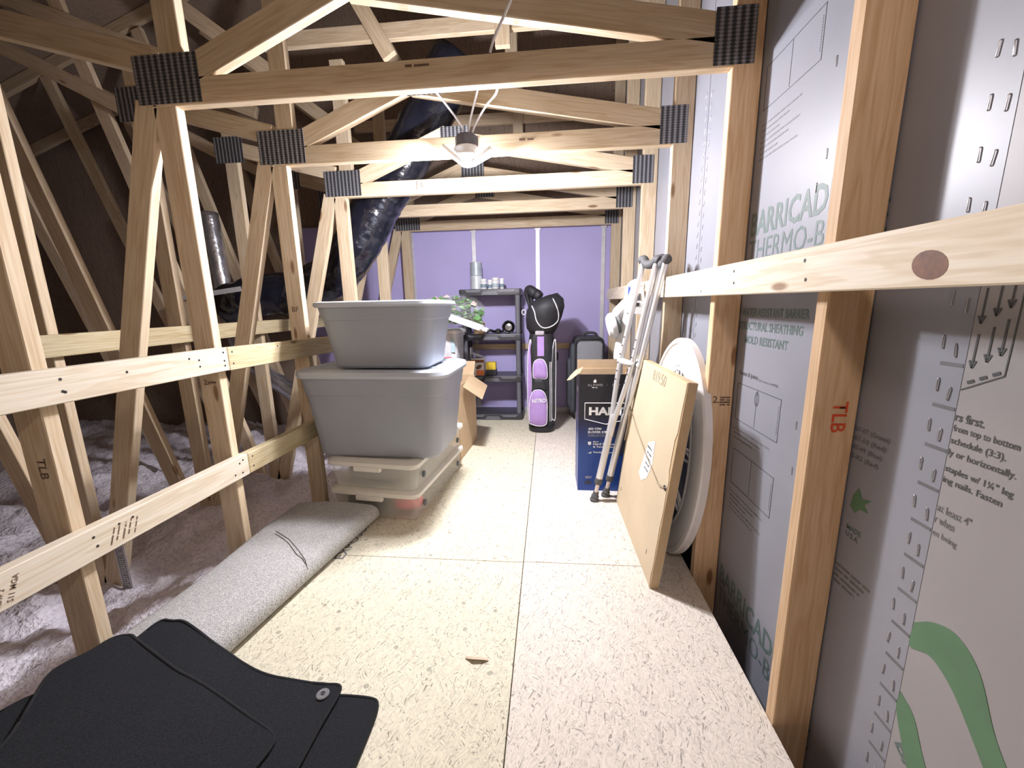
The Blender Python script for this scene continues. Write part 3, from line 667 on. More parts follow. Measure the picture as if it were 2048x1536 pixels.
def underbed(loc, rz, w, d, h, label):
    t = tag(empty('storage_box', loc, (0, 0, rz)), label, 'storage box', 'clear under-bed boxes below the totes')
    a, c = w/2, d/2; bm = bmesh.new()
    rr_loft(bm, [(-a+.03, a-.03, -c+.03, c-.03, .03, .001), (-a+.024, a-.024, -c+.024, c-.024, .035, .006), (-a+.010, a-.010, -c+.010, c-.010, .04, h*.80), (-a+.002, a-.002, -c+.002, c-.002, .04, h*.82)], cap=(True, False))
    link('body', bm, CLEAR, t, True, smooth=True, auto=30)
    bm = bmesh.new()
    rr_loft(bm, [(-a, a, -c, c, .045, h*.80), (-a-.006, a+.006, -c-.006, c+.006, .045, h*.84), (-a-.004, a+.004, -c-.004, c+.004, .045, h*.95), (-a+.02, a-.02, -c+.02, c-.02, .04, h), (-a+.05, a-.05, -c+.05, c-.05, .03, h), (-a+.055, a-.055, -c+.055, c-.055, .03, h-.006)])
    link('lid', bm, CLEARLID, t, True, smooth=True, auto=30)
    bm = bmesh.new(); bx(bm, (-.09, -c-.010, h*.66), (.06, -c+.012, h*.83), .004); link('latch', bm, CLEARLID, t, True)
    for yy in (-c+.10, c-.12):
        M = Matrix.Translation((a-.008, yy, h*.42)) @ Matrix.Rotation(math.pi/2, 4, 'Y')
        lathe_obj('wheel', [(.004, 0), (.017, 0), (.018, .006), (.012, .010), (.004, .010)], plain('wheel_grey', (.10, .11, .13), .5), t, 14, local=True, M=M)
    return t
underbed((-.87, 2.21, 0), math.radians(-6), .50, .76, .162, 'clear under-bed box on the floor, pink cloth showing inside')
underbed((-.868, 2.21, .1625), math.radians(-6), .505, .76, .158, 'clear under-bed box carrying the grey totes')
def lump(name, c, r, mat, label, cat, seed=0, sq=1.0):
    bm = bmesh.new(); bmesh.ops.create_icosphere(bm, subdivisions=3, radius=1)
    for v in bm.verts:
        n = v.co.normalized(); k = 1+.16*noise.noise(n*1.8+Vector((seed, 0, 0)))+.06*noise.noise(n*5+Vector((0, seed, 0)))
        v.co = Vector((math.copysign(abs(n.x)**.7, n.x)*r[0]*k, math.copysign(abs(n.y)**.7, n.y)*r[1]*k, math.copysign(abs(n.z)**.7, n.z)*r[2]*k))+Vector(c)
    o = link(name, bm, mat, smooth=True); return tag(o, label, cat)
lump('folded_cloth', (-.755, 1.925, .070), (.075, .055, .045), plain('pink_cloth', (.85, .16, .20), .9), 'pink cloth packed in the lowest clear box', 'cloth', 1)
lump('folded_cloth', (-.98, 1.945, .066), (.11, .06, .043), plain('dark_cloth', (.035, .03, .028), .9), 'dark folded clothing inside the lowest clear box', 'cloth', 4)
lump('folded_cloth', (-.92, 1.95, .225), (.15, .06, .042), plain('grey_cloth', (.33, .31, .29), .9), 'grey folded fabric inside the upper clear box', 'cloth', 7)

KRAFT = plain('kraft_cardboard', (.56, .41, .255), .75, var=.06, scale=12)
KRAFT_IN = plain('kraft_cardboard_inside', (.50, .36, .22), .8, var=.06, scale=12)
def carton():
    t = tag(empty('cardboard_box', (-.80, 2.91, 0), (0, 0, math.radians(-4))), 'open brown cardboard box behind the totes with a flap folded outwards', 'box')
    a, c, h, th = .19, .24, .545, .004
    for nm, lo, hi in (('side_panel', (a-th, -c, 0), (a, c, h)), ('side_panel', (-a, -c, 0), (-a+th, c, h)), ('front_panel', (-a, -c, 0), (a, -c+th, h)), ('back_panel', (-a, c-th, 0), (a, c, h)), ('base', (-a, -c, 0), (a, c, th))):
        box(nm, lo, hi, KRAFT, t, .0005, True)
    M = Matrix.Translation((a, -.02, h)) @ Matrix.Rotation(math.radians(36), 4, 'Y') @ Matrix.Rotation(math.radians(8), 4, 'Z')
    box('flap', (0, -.16, -.002), (.165, .20, .002), KRAFT_IN, t, .0005, True, M)
    box('flap', (0, -.10, -.002), (.13, .10, .002), KRAFT_IN, t, .0005, True, Matrix.Translation((.02, -c, h)) @ Matrix.Rotation(math.radians(-90), 4, 'Z') @ Matrix.Rotation(math.radians(-55), 4, 'Y'))
    box('flap', (0, -.18, -.002), (.12, .18, .002), KRAFT_IN, t, .0005, True, Matrix.Translation((0, c, h)) @ Matrix.Rotation(math.radians(90), 4, 'Z') @ Matrix.Rotation(math.radians(-60), 4, 'Y'))
carton()
# tall white bin with pale-blue label, and the slanted clear tote lid over a bag of greenery
def bin_():
    t = tag(empty('plastic_bin', (-.97, 3.42, 0)), 'tall white plastic bin standing behind the grey totes', 'bin')
    bm = bmesh.new(); rr_loft(bm, [(-1.16, -.785, 3.25, 3.53, .04, 0), (-1.18, -.755, 3.23, 3.55, .05, .84), (-1.19, -.745, 3.22, 3.56, .05, .845), (-1.19, -.745, 3.22, 3.56, .05, .875)])
    link('body', bm, plain('white_bin', (.66, .69, .74), .4), t, smooth=True, auto=30)
    bm = bmesh.new(); rr_loft(bm, [(-1.20, -.735, 3.21, 3.57, .05, .872), (-1.20, -.735, 3.21, 3.57, .05, .895), (-1.17, -.765, 3.24, 3.54, .04, .905)]); link('lid', bm, WHITE, t, smooth=True, auto=30)
    box('sticker', (-.80, 3.222, .72), (-.77, 3.231, .83), plain('pale_blue_sticker', (.45, .62, .70), .5), t, 0)
bin_()
lump('red_bag', (-.76, 2.88, .665), (.06, .06, .055), plain('red_plastic', (.70, .03, .07), .3), 'bright red bag peeping over the large tote lid', 'bag', 3)
def greenery():
    t = tag(empty('greenery_bag', (-.84, 3.38, .91)), 'clear plastic bag stuffed with green artificial leaves', 'bag')
    LF = [plain('leaf_green', (.13, .30, .10), .6), plain('leaf_pale', (.30, .46, .25), .6), plain('leaf_blush', (.62, .48, .47), .6)]
    base = bmesh.new(); 
    rings(base, [[(-.03, 0, 0), (0, .02, .008), (.03, 0, 0), (0, -.02, .008)], [(-.02, .0, .002), (0, .012, .010), (.02, 0, .002), (0, -.012, .010)]])
    protos = []
    for i in range(230):
        u = random.random(); a = random.uniform(0, 6.28)
        cx = -1.10+.55*random.random(); zz = .945+.23*random.random()*(1-((cx+.84)/.32)**2*.55); yy = 3.37+random.uniform(-.12, .12)
        M = Matrix.Translation((cx, yy, zz)) @ Matrix.Rotation(a, 4, 'Z') @ Matrix.Rotation(random.uniform(-1.2, 1.2), 4, 'X') @ Matrix.Scale(random.uniform(.8, 1.4), 4)
        if len(protos) < 3: 
            bm = base.copy(); o = link('leaf', bm, LF[len(protos)], M=M); attach(o, t); protos.append(o)
        else: copyobj(protos[random.choice((0, 0, 1, 1, 2))], M, t)
    base.free()
    bm = bmesh.new(); bmesh.ops.create_icosphere(bm, subdivisions=3, radius=1)
    for v in bm.verts:
        n = v.co.normalized(); k = 1+.12*noise.noise(n*3); v.co = Vector((-.83+n.x*.31*k, 3.38+n.y*.15*k, 1.06+n.z*.135*k))
    link('bag_film', bm, plain('clear_film', (.80, .85, .84), .12, var=.02, alpha=.10, spec=.8), t, smooth=True)
    return t
greenery()
def tlid():
    t = tag(empty('tote_lid', (-.62, 3.10, .95)), 'white plastic lid resting at a slant beside the green leaves', 'lid')
    M = Matrix.Translation((-.635, 3.10, .965)) @ Matrix.Rotation(math.radians(20), 4, 'Y')
    bm = bmesh.new(); rr_loft(bm, [(-.16, .13, -.10, .12, .03, -.016), (-.165, .135, -.105, .125, .03, .0), (-.155, .125, -.095, .115, .03, .014), (-.13, .10, -.07, .09, .02, .014)])
    link('lid', bm, WHITE, t, smooth=True, auto=30, M=M)
    box('latch', (.135, -.05, -.014), (.175, .06, .010), WHITE, t, .003, M=M)
tlid()

# ------------------------------------------------------------------ black plastic shelf and what stands on it
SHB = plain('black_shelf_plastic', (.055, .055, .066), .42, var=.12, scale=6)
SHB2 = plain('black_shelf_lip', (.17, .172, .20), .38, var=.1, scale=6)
SX0, SX1, SY0, SY1 = -.825, -.25, 3.715, 3.995
SZ = (.057, .435, .832, 1.245)
def shelf():
    t = tag(empty('shelving_unit', ((SX0+SX1)/2, SY0, 0)), 'black plastic four-tier shelving unit against the purple wall', 'shelf')
    for z in SZ:
        bm = bmesh.new(); rr_loft(bm, [(SX0, SX1, SY0, SY1, .02, z-.056), (SX0-.004, SX1+.004, SY0-.004, SY1+.004, .022, z-.012), (SX0, SX1, SY0, SY1, .02, z)], 4)
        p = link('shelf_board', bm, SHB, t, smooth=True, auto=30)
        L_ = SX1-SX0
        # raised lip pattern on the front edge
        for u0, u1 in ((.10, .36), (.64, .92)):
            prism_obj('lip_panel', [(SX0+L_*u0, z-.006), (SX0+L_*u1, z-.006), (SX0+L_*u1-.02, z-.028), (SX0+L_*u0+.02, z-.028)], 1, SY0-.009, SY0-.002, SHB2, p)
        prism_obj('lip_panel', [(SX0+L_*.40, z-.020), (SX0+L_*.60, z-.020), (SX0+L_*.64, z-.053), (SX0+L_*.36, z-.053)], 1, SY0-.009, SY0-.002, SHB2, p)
    for x in (SX0+.035, SX1-.035):
        for y in (SY0+.035, SY1-.035):
            for za, zb in zip(SZ, SZ[1:]):
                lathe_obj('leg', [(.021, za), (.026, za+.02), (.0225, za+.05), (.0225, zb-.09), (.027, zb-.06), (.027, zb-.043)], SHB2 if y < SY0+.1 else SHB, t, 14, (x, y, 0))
shelf()
TIN1 = plain('grey_label_tin', (.40, .46, .52), .35, .2); TIN2 = plain('pale_ribbed_tin', (.62, .68, .72), .35, .2)
zt = SZ[3]
tag(lathe_obj('tin_can', [(.052, 0), (.056, .004)]+[(.054+.002*(i % 2), .01+.0095*i) for i in range(12)]+[(.056, .122), (.052, .126)], TIN2, None, 24, (-.672, 3.80, zt+.0005)), 'pale ribbed tin on top of the shelf under a grey tin', 'tin')
t = tag(empty('tin_can', (-.672, 3.80, zt+.128)), 'grey labelled tin stacked on another tin on the top shelf', 'tin')
lathe_obj('can', [(.052, 0), (.055, .003), (.055, .113), (.052, .116)], TIN1, t, 24, (-.672, 3.80, zt+.1275))
lathe_obj('rim', [(.056, 0), (.057, .004), (.054, .006)], STEEL, t, 24, (-.672, 3.80, zt+.241))
JW = plain('jar_white', (.80, .82, .84), .4); JB = plain('jar_label_blue', (.20, .27, .33), .5)
for i, (x, y, h, r, lab) in enumerate(((-.600, 3.77, .094, .030, 'white jar nearest the tins on the top shelf'), (-.545, 3.80, .086, .024, 'short white jar second from the tins'), (-.490, 3.77, .102, .033, 'largest white jar in the row on the top shelf'), (-.432, 3.79, .096, .021, 'slim white jar at the right end of the row'))):
    t = tag(empty('jar', (x, y, zt)), lab, 'jar', 'white jars on the top shelf')
    lathe_obj('jar_body', [(r*.92, 0), (r, .004), (r, h*.72), (r*.85, h*.76)], JW, t, 18, (x, y, zt+.0005))
    lathe_obj('jar_lid', [(r*.95, 0), (r*.97, .002), (r*.97, h*.22), (r*.9, h*.24)], WHITE, t, 18, (x, y, zt+h*.77))
    lathe_obj('jar_label', [(r*1.0, 0), (r*1.015, 0), (r*1.015, h*.34), (r*1.0, h*.34)], JB if i != 2 else plain('jar_label_grey', (.42, .50, .56), .5), t, 18, (x, y, zt+h*.16))
# second shelf
z2 = SZ[2]
t = tag(empty('small_carton', (-.655, 3.78, z2)), 'small brown carton with a pitched dark top on the second shelf', 'box')
box('carton_body', (-.70, 3.73, z2+.0005), (-.61, 3.83, z2+.10), KRAFT, t, .001)
prism_obj('carton_top', [(-.70, z2+.10), (-.61, z2+.10), (-.645, z2+.138), (-.675, z2+.138)], 1, 3.73, 3.83, plain('carton_grey', (.11, .10, .11), .6), t)
t = tag(empty('tool_belt', (-.50, 3.84, z2)), 'low black tangled strap lying on the second shelf', 'strap')
bm = bmesh.new(); tube(bm, catmull([(-.60, 3.86, z2+.014), (-.56, 3.82, z2+.03), (-.52, 3.87, z2+.016), (-.48, 3.82, z2+.034), (-.46, 3.86, z2+.016), (-.44, 3.85, z2+.02)], 6), .013, 8); link('strap', bm, BLACK, t, smooth=True)
bm = bmesh.new(); bx(bm, (-.50, 3.79, z2+.001), (-.46, 3.83, z2+.045), .006); link('buckle', bm, BLACK, t)
t = tag(empty('tape_roll', (-.375, 3.79, z2)), 'shiny black coiled roll at the right end of the second shelf', 'roll')
for k in range(5):
    bm = bmesh.new(); R_ = .056-.004*k
    P = [(-.375+R_*math.cos(a*math.pi/12), 3.76+.013*k+.004*math.sin(a), z2+.062+R_*math.sin(a*math.pi/12)) for a in range(24)]
    tube(bm, P, .0062, 6, closed=True); link('coil', bm, plain('glossy_black', (.015, .015, .017), .18), t, smooth=True)
lathe_obj('core', [(.018, 0), (.034, .004), (.034, .055), (.018, .06)], plain('core_silver', (.36, .35, .36), .25, .6), t, 18, M=Matrix.Translation((-.375, 3.82, z2+.062)) @ Matrix.Rotation(math.pi/2, 4, 'X'))
# third shelf
z3 = SZ[1]
t = tag(empty('product_box', (-.675, 3.77, z3)), 'white and orange product box with a brown picture on the third shelf', 'box')
box('box_body', (-.74, 3.725, z3+.0005), (-.615, 3.83, z3+.165), plain('white_card', (.78, .74, .72), .5), t, .001)
box('brown_band', (-.74, 3.7242, z3+.128), (-.615, 3.7252, z3+.155), plain('brown_print', (.24, .09, .05), .5), t, 0)
box('orange_band', (-.69, 3.7242, z3+.004), (-.615, 3.7252, z3+.055), plain('orange_print', (.85, .22, .06), .5), t, 0)
bm = bmesh.new(); rings(bm, [[(-.665+.028*math.cos(a*math.pi/8), yy, z3+.085+.02*math.sin(a*math.pi/8)+.01*math.cos(a*math.pi/8)) for a in range(16)] for yy in (3.7244, 3.7252)]); link('bean_picture', bm, plain('brown_print2', (.16, .07, .04), .5), t)
box('box_flap', (0, -.05, -.002), (.12, .05, .002), plain('grey_card', (.28, .26, .27), .6), t, 0, M=Matrix.Translation((-.74, 3.78, z3+.215)) @ Matrix.Rotation(.32, 4, 'Y'))
box('box_flap', (-.745, 3.73, z3+.165), (-.735, 3.83, z3+.27), plain('grey_card', (.28, .26, .27), .6), t, 0)
tag(box('yellow_box', (-.60, 3.74, z3+.055), (-.505, 3.82, z3+.125), plain('yellow_card', (.80, .58, .05), .5), None, .002), 'small bright yellow box on the third shelf', 'box')
tag(box('dark_case', (-.60, 3.735, z3+.0005), (-.50, 3.83, z3+.0545), plain('dark_case_plastic', (.05, .05, .065), .4), None, .004), 'dark plastic case under the small yellow box', 'case')

# ------------------------------------------------------------------ golf bag
def golf():
    t = tag(empty('golf_bag', (-.06, 3.40, 0)), 'lilac and black golf bag with a black hood standing before the purple wall', 'golf bag')
    BK = plain('golf_black_nylon', (.022, .022, .027), .6, var=.2, bump=.2, bscale=40); LI = plain('golf_lilac_nylon', (.42, .27, .60), .65, var=.06, bump=.15, bscale=60)
    WP = plain('golf_white_piping', (.80, .80, .82), .5)
    cx, cy = -.06, 3.43
    def ell(z, rx, ry, n=28, ox=0, oy=0, e=2.4):
        P = []
        for k in range(n):
            a = 2*math.pi*k/n; c, s = math.cos(a), math.sin(a)
            P.append((cx+ox+rx*math.copysign(abs(c)**(2/e), c), cy+oy+ry*math.copysign(abs(s)**(2/e), s), z))
        return P
    bm = bmesh.new(); rings(bm, [ell(0, .108, .11), ell(.01, .116, .118), ell(.045, .118, .12), ell(.06, .113, .115)]); link('base', bm, plain('golf_base_rubber', (.018, .018, .02), .4), t, smooth=True, auto=40)
    bm = bmesh.new(); rings(bm, [ell(.055, .112, .112), ell(.3, .112, .112), ell(.5, .112, .11), ell(.62, .118, .112), ell(.72, .122, .115), ell(.80, .108, .11), ell(.855, .10, .105)]); bd = link('body', bm, BK, t, smooth=True, auto=40)
    def pouch(name, pts, y0, y1, mat, pip=True, bul=.02):
        P = catmull([(p[0], 0, p[1]) for p in pts+[pts[0]]], 5)[:-1]; c = sum(P, Vector())/len(P)
        bm = bmesh.new(); rings(bm, [[(p.x, y0, p.z) for p in P], [(p.x, y1, p.z) for p in P], [(c.x+(p.x-c.x)*.85, y1-bul*.7, c.z+(p.z-c.z)*.88) for p in P], [(c.x+(p.x-c.x)*.5, y1-bul, c.z+(p.z-c.z)*.5) for p in P]])
        o = link(name, bm, mat, t, smooth=True, auto=60)
        if pip:
            bm = bmesh.new(); tube(bm, [(p.x, y1-.001, p.z) for p in P], .0038, 6, closed=True); link('piping', bm, WP, o, smooth=True)
        return o
    pouch('lower_pocket', [(-.165, .09), (-.165, .20), (-.158, .30), (-.13, .372), (-.10, .385), (-.06, .382), (-.03, .35), (-.013, .28), (-.012, .18), (-.022, .085), (-.09, .068)], 3.36, 3.30, LI)
    text('lettering', 'NITRO', WP, (-.137, 3.276, .275), (1, 0, .06), (0, .1, 1), width=.115, height=.036, parent=t, bold=.02)
    pouch('middle_panel', [(-.145, .37), (-.135, .43), (-.12, .475), (-.06, .475), (-.03, .45), (-.02, .38), (-.08, .395)], 3.36, 3.312, BK, False, .01)
    pouch('upper_pocket', [(-.128, .485), (-.13, .56), (-.12, .62), (-.085, .645), (-.045, .64), (-.02, .60), (-.012, .55), (-.015, .485), (-.07, .478)], 3.36, 3.318, LI)
    box('front_stripe', (-.094, 3.312, .67), (-.036, 3.335, .835), LI, t, .003)
    pouch('collar', [(-.125, .68), (-.135, .76), (-.115, .85), (-.02, .85), (.0, .76), (-.005, .68), (-.06, .665)], 3.36, 3.325, BK, False, .004)
    box('top_handle', (-.11, 3.305, .845), (-.035, 3.335, .882), plain('handle_grey', (.45, .42, .46), .4), t, .008)
    for sx, a in ((-1, -.165), (1, .04)):   # side pockets with piping
        pouch('side_pocket', [(a-.012, .12), (a-.014, .35), (a-.012, .60), (a, .76), (a+.018, .80), (a+.022, .6), (a+.02, .35), (a+.018, .12)], 3.42, 3.352, BK if sx > 0 else LI, True, .006)
    tube_obj('piping_line', [(.012, 3.338, .10), (.014, 3.333, .35), (.012, 3.331, .62)], .003, WP, t, 6); tube_obj('piping_line', [(.027, 3.346, .10), (.028, 3.341, .35), (.024, 3.338, .62)], .003, WP, t, 6)
    # shoulder ring
    bm = bmesh.new(); tube(bm, [(-.205+.016*math.cos(a*math.pi/8), 3.36, 1.035+.02*math.sin(a*math.pi/8)) for a in range(16)], .0035, 6, closed=True); link('strap_ring', bm, WP, t, smooth=True)
    # hood leaning to the right, with white piped panel
    ax = [(-.055, 3.43, .85), (-.055, 3.42, .90), (-.04, 3.40, .98), (-.025, 3.385, 1.06), (-.015, 3.38, 1.12), (-.01, 3.40, 1.165)]
    RX = [(.10, .10), (.13, .12), (.152, .14), (.158, .145), (.14, .125), (.085, .06)]
    bm = bmesh.new(); loops = []
    for (x, y, z), (rx, ry) in zip(ax, RX):
        loops.append([(x+rx*math.cos(2*math.pi*k/28), y+ry*math.sin(2*math.pi*k/28), z+.022*math.cos(2*math.pi*k/28)*(z-.85)/.3+.006*noise.noise(Vector((k*.7, z*18, 0)))) for k in range(28)])
    rings(bm, loops); hd = link('hood', bm, BK, t, smooth=True, auto=60)
    P = catmull([(-.135, 3.262, 1.085), (-.112, 3.25, 1.035), (-.10, 3.252, .975), (-.07, 3.262, .925), (-.03, 3.262, .905), (.03, 3.266, .92), (.075, 3.276, .96), (.082, 3.272, 1.02), (.062, 3.268, 1.085), (.035, 3.30, 1.14)], 6)
    # snap the piping on to the hood surface
    from mathutils.bvhtree import BVHTree
    me = hd.data; bv = BVHTree.FromPolygons([v.co for v in me.vertices], [list(p.vertices) for p in me.polygons])
    Q = []
    for p in P:
        h = bv.ray_cast(Vector((p.x, 3.0, p.z)), Vector((0, 1, 0)))
        if h[0]: Q.append(h[0]+Vector((0, -.002, 0)))
    bm = bmesh.new(); tube(bm, Q, .0048, 6); link('piping', bm, WP, hd, smooth=True)
    # club covers behind the hood
    for i, (dx, zt_) in enumerate(((-.125, 1.225), (-.085, 1.20))):
        bm = bmesh.new(); tube(bm, catmull([(-.10, 3.50, .85), (-.11+dx*.2, 3.50, 1.0), (-.06+dx, 3.50, zt_-.05), (-.06+dx+.02, 3.49, zt_), (-.06+dx+.075, 3.47, zt_-.045)], 6), lambda u: .016+.036*max(0, (u-.45)/.55)-.012*max(0, (u-.9)/.1), 12); link('club_cover', bm, BK, t, smooth=True)
    bm = bmesh.new(); bx(bm, (.045, 3.40, .62), (.085, 3.46, .69), .01); link('side_buckle', bm, BK, t)
golf()
# ------------------------------------------------------------------ suitcase
def suitcase():
    t = tag(empty('suitcase', (.37, 3.7, 0)), 'upright grey suitcase with textured front beside the golf bag', 'suitcase')
    DK = plain('suitcase_dark', (.040, .043, .05), .7, bump=.2, bscale=200); GR = plain('suitcase_grey_weave', (.24, .245, .27), .8, var=.2, scale=160, bump=.3, bscale=300)
    x0, x1, y0, y1 = .235, .50, 3.62, 3.93
    bm = bmesh.new()
    prof = rrect(x0, x1, .035, .80, .05, 5); prism(bm, prof, 1, y0, y1); link('shell', bm, DK, t, smooth=True, auto=30)
    bm = bmesh.new(); P = rrect(x0+.022, x1-.018, .06, .765, .04, 5); c = ((x0+x1)/2, .41)
    rings(bm, [[(x, y0, z) for x, z in P], [(x, y0-.018, z) for x, z in P], [(c[0]+(x-c[0])*.9, y0-.026, c[1]+(z-c[1])*.96) for x, z in P]]); link('front_panel', bm, GR, t, smooth=True, auto=40)
    bm = bmesh.new(); tube(bm, [(x, y0-.004, z) for x, z in rrect(x0+.010, x1-.006, .045, .785, .045, 5)], .006, 6, closed=True); link('zipper', bm, BLACK, t, smooth=True)
    for k, (za, zb, d) in enumerate(((.08, .74, .035), (.12, .60, .06))):   # side pockets on the left face
        bm = bmesh.new(); P = rrect(y0+.03+.02*k, y1-.03, za, zb, .05, 5); rings(bm, [[(x0, y, z) for y, z in P], [(x0-d*.6, y, z) for y, z in P], [(x0-d, (y-3.775)*.86+3.775, (z-.41)*.93+.41) for y, z in P]]); link('side_pocket', bm, plain('suitcase_pocket', (.075, .085, .10), .7, bump=.2, bscale=200), t, smooth=True, auto=40)
    tube_obj('top_handle', catmull([(.31, 3.68, .795), (.325, 3.68, .828), (.375, 3.68, .838), (.425, 3.68, .828), (.44, 3.68, .795)], 5), .012, DK, t, 8)
    for x in (x0+.04, x1-.04):
        for y in (y0+.04, y1-.04): lathe_obj('wheel', [(.008, -.011), (.018, -.011), (.019, 0), (.018, .011), (.008, .011)], BLACK, t, 14, M=Matrix.Translation((x, y, .0195)) @ Matrix.Rotation(math.pi/2, 4, 'Y'))
suitcase()
# ------------------------------------------------------------------ tall blue blower box
def hart():
    t = tag(empty('product_carton', (.32, 2.34, 0)), 'tall open blue and black leaf blower carton with white lettering', 'box')
    m, nt, b, N, L = nodes('blue_carton_print')
    tc = N('ShaderNodeTexCoord'); sp = N('ShaderNodeSeparateXYZ'); L(tc.outputs['Object'], sp.inputs[0])
    mr = N('ShaderNodeMapRange'); mr.inputs[2].default_value = .70; L(sp.outputs[2], mr.inputs[0])
    r = ramp(N, [(0, (.010, .055, .30)), (.35, (.014, .06, .27)), (.58, (.016, .022, .075)), (.66, (.020, .020, .032)), (1, (.018, .018, .022))]); L(mr.outputs[0], r.inputs[0]); L(r.outputs[0], b.inputs['Base Color']); b.inputs['Roughness'].default_value = .35
    BLUE = m; WI = plain('white_print', (.82, .82, .83), .5); SG = plain('silver_print', (.34, .34, .36), .5)
    x0, x1, y0, y1, h, th = .172, .475, 2.23, 2.45, .70, .004
    fp = box('front_panel', (x0, y0, 0), (x1, y0+th, h), BLUE, t, .0008)
    sp_ = box('side_panel', (x0, y0+th, 0), (x0+th, y1, h), BLUE, t, .0008); box('side_panel', (x1-th, y0+th, 0), (x1, y1, h), BLUE, t, .0008); box('back_panel', (x0+th, y1-th, 0), (x1-th, y1, h), KRAFT, t, .0008)
    box('base', (x0+th, y0+th, .001), (x1-th, y1-th, .005), KRAFT, t, 0)
    for xa, xb in ((x0+.004, x0+.0045),): pass
    box('liner', (x0+th, y1-th-.003, .35), (x1-th, y1-th-.001, h), KRAFT_IN, t, 0); box('liner', (x0+th+.001, y0+th, .35), (x0+th+.003, y1-th, h), KRAFT_IN, t, 0); box('liner', (x1-th-.003, y0+th, .35), (x1-th-.001, y1-th, h), KRAFT_IN, t, 0)
    box('flap', (x0+.005, y1, h-.001), (x1-.005, y1+.003, h+.055), KRAFT_IN, t, 0)
    prism_obj('flap', [(0, 0), (.0, .16), (-.05, .14), (-.085, .09), (-.06, .02)], 2, -.0015, .0015, KRAFT_IN, t, M=Matrix.Translation((x0, y0+.03, h)) @ Matrix.Rotation(math.radians(-42), 4, 'Y'))
    prism_obj('flap', [(0, 0), (.05, .0), (.02, .10), (0, .14)], 2, -.0015, .0015, KRAFT_IN, t, M=Matrix.Translation((x0, y0+.004, h)) @ Matrix.Rotation(math.radians(-60), 4, 'Y'))
    Y = y0
    def ft(s, x, z, h_, w=None, mat=WI, bold=.0): text('lettering', s, mat, (x, Y-.0002, z), width=w, height=h_, parent=fp, bold=bold, **FR)
    ft('HART', x0+.058, .463, .048, .20, WI, .045)
    P = [(x0+.035, .535), (x1-.03, .535), (x1-.03, .440), (x0+.155, .410), (x0+.035, .440)]
    bm = bmesh.new(); pts = [(p[0], Y-.0006, p[1]) for p in P]
    tube(bm, pts, .0021, 4, closed=True); link('logo_outline', bm, WI, fp)
    ft('450 CFM', x0+.055, .375, .014, .075, WI, .03); ft('BLOWER KIT', x0+.055, .355, .015, .105, WI, .03)
    scribble(SG, (x0+.055, Y-.0002, .343), (1, 0, 0), (0, 0, 1), .11, .007, fp)
    bm = bmesh.new(); bx(bm, (x0+.055, Y-.0008, .335), (x0+.21, Y, .3362)); link('rule', bm, SG, fp)
    scribble(WI, (x0+.085, Y-.0002, .302), (1, 0, 0), (0, 0, 1), .03, .009, fp); ft('Hard Surfaces', x0+.085, .284, .0145, .13, WI, .025); ft('& Yard Cleanup', x0+.085, .265, .0145, .135, WI, .025); ft('Variable Speed', x0+.085, .232, .0145, .13, WI, .025)
    bm = bmesh.new(); bx(bm, (x0+.056, Y-.0008, .288), (x0+.074, Y, .304)); bx(bm, (x0+.06, Y-.0008, .284), (x0+.07, Y, .288)); link('pictogram', bm, WI, fp)
    bm = bmesh.new(); bm.faces.new([bm.verts.new(p) for p in ((x0+.055, Y-.0006, .234), (x0+.076, Y-.0006, .232), (x0+.076, Y-.0006, .244))]); link('pictogram', bm, WI, fp)
    ft('ALL POWER', x0+.048, .632, .014, .085, SG, .005); scribble(WI, (x0+.073, Y-.0002, .622), (1, 0, 0), (0, 0, 1), .03, .008, fp); ft('EASY', x0+.185, .632, .014, .045, SG, .005); scribble(WI, (x0+.193, Y-.0002, .622), (1, 0, 0), (0, 0, 1), .028, .008, fp); ft('|', x0+.157, .632, .014, None, SG)
    for xx in (x0+.088, x0+.205):
        bm = bmesh.new(); rings(bm, [[(xx-.007, yy, .653), (xx+.007, yy, .653), (xx+.009, yy, .662), (xx+.002, yy, .674), (xx-.008, yy, .662)] for yy in (Y-.0008, Y)]); link('pictogram', bm, WI, fp)
    ft('40V', x0+.042, .075, .018, .04, SG, .03)
    for xx in (x0+.04, x0+.095):   # small pictures of battery and charger
        bm = bmesh.new(); bx(bm, (xx, Y-.0008, .042), (xx+.04, Y, .058)); bx(bm, (xx+.008, Y-.0008, .058), (xx+.03, Y, .066)); link('product_picture', bm, plain('battery_print', (.03, .035, .07), .5), fp)
    bm = bmesh.new(); q = [(x1-.11, .36), (x1-.05, .40), (x1-.02, .36), (x1-.03, .27), (x1-.06, .22), (x1-.09, .25), (x1-.08, .30)]
    rings(bm, [[(a, yy, c) for a, c in q] for yy in (Y-.0009, Y)]); link('product_picture', bm, plain('blower_print', (.035, .04, .06), .4), fp)
    text('lettering', 'BLOWER', WI, (x0-.0002, y1-.03, .02), (0, 0, 1), (0, 1, 0), width=.42, height=.03, parent=sp_, bold=.02)
    text('lettering', 'HART', WI, (x0-.0002, y1-.06, .58), (0, -1, 0), (0, 0, 1), width=.11, height=.035, parent=sp_, bold=.04)
hart()
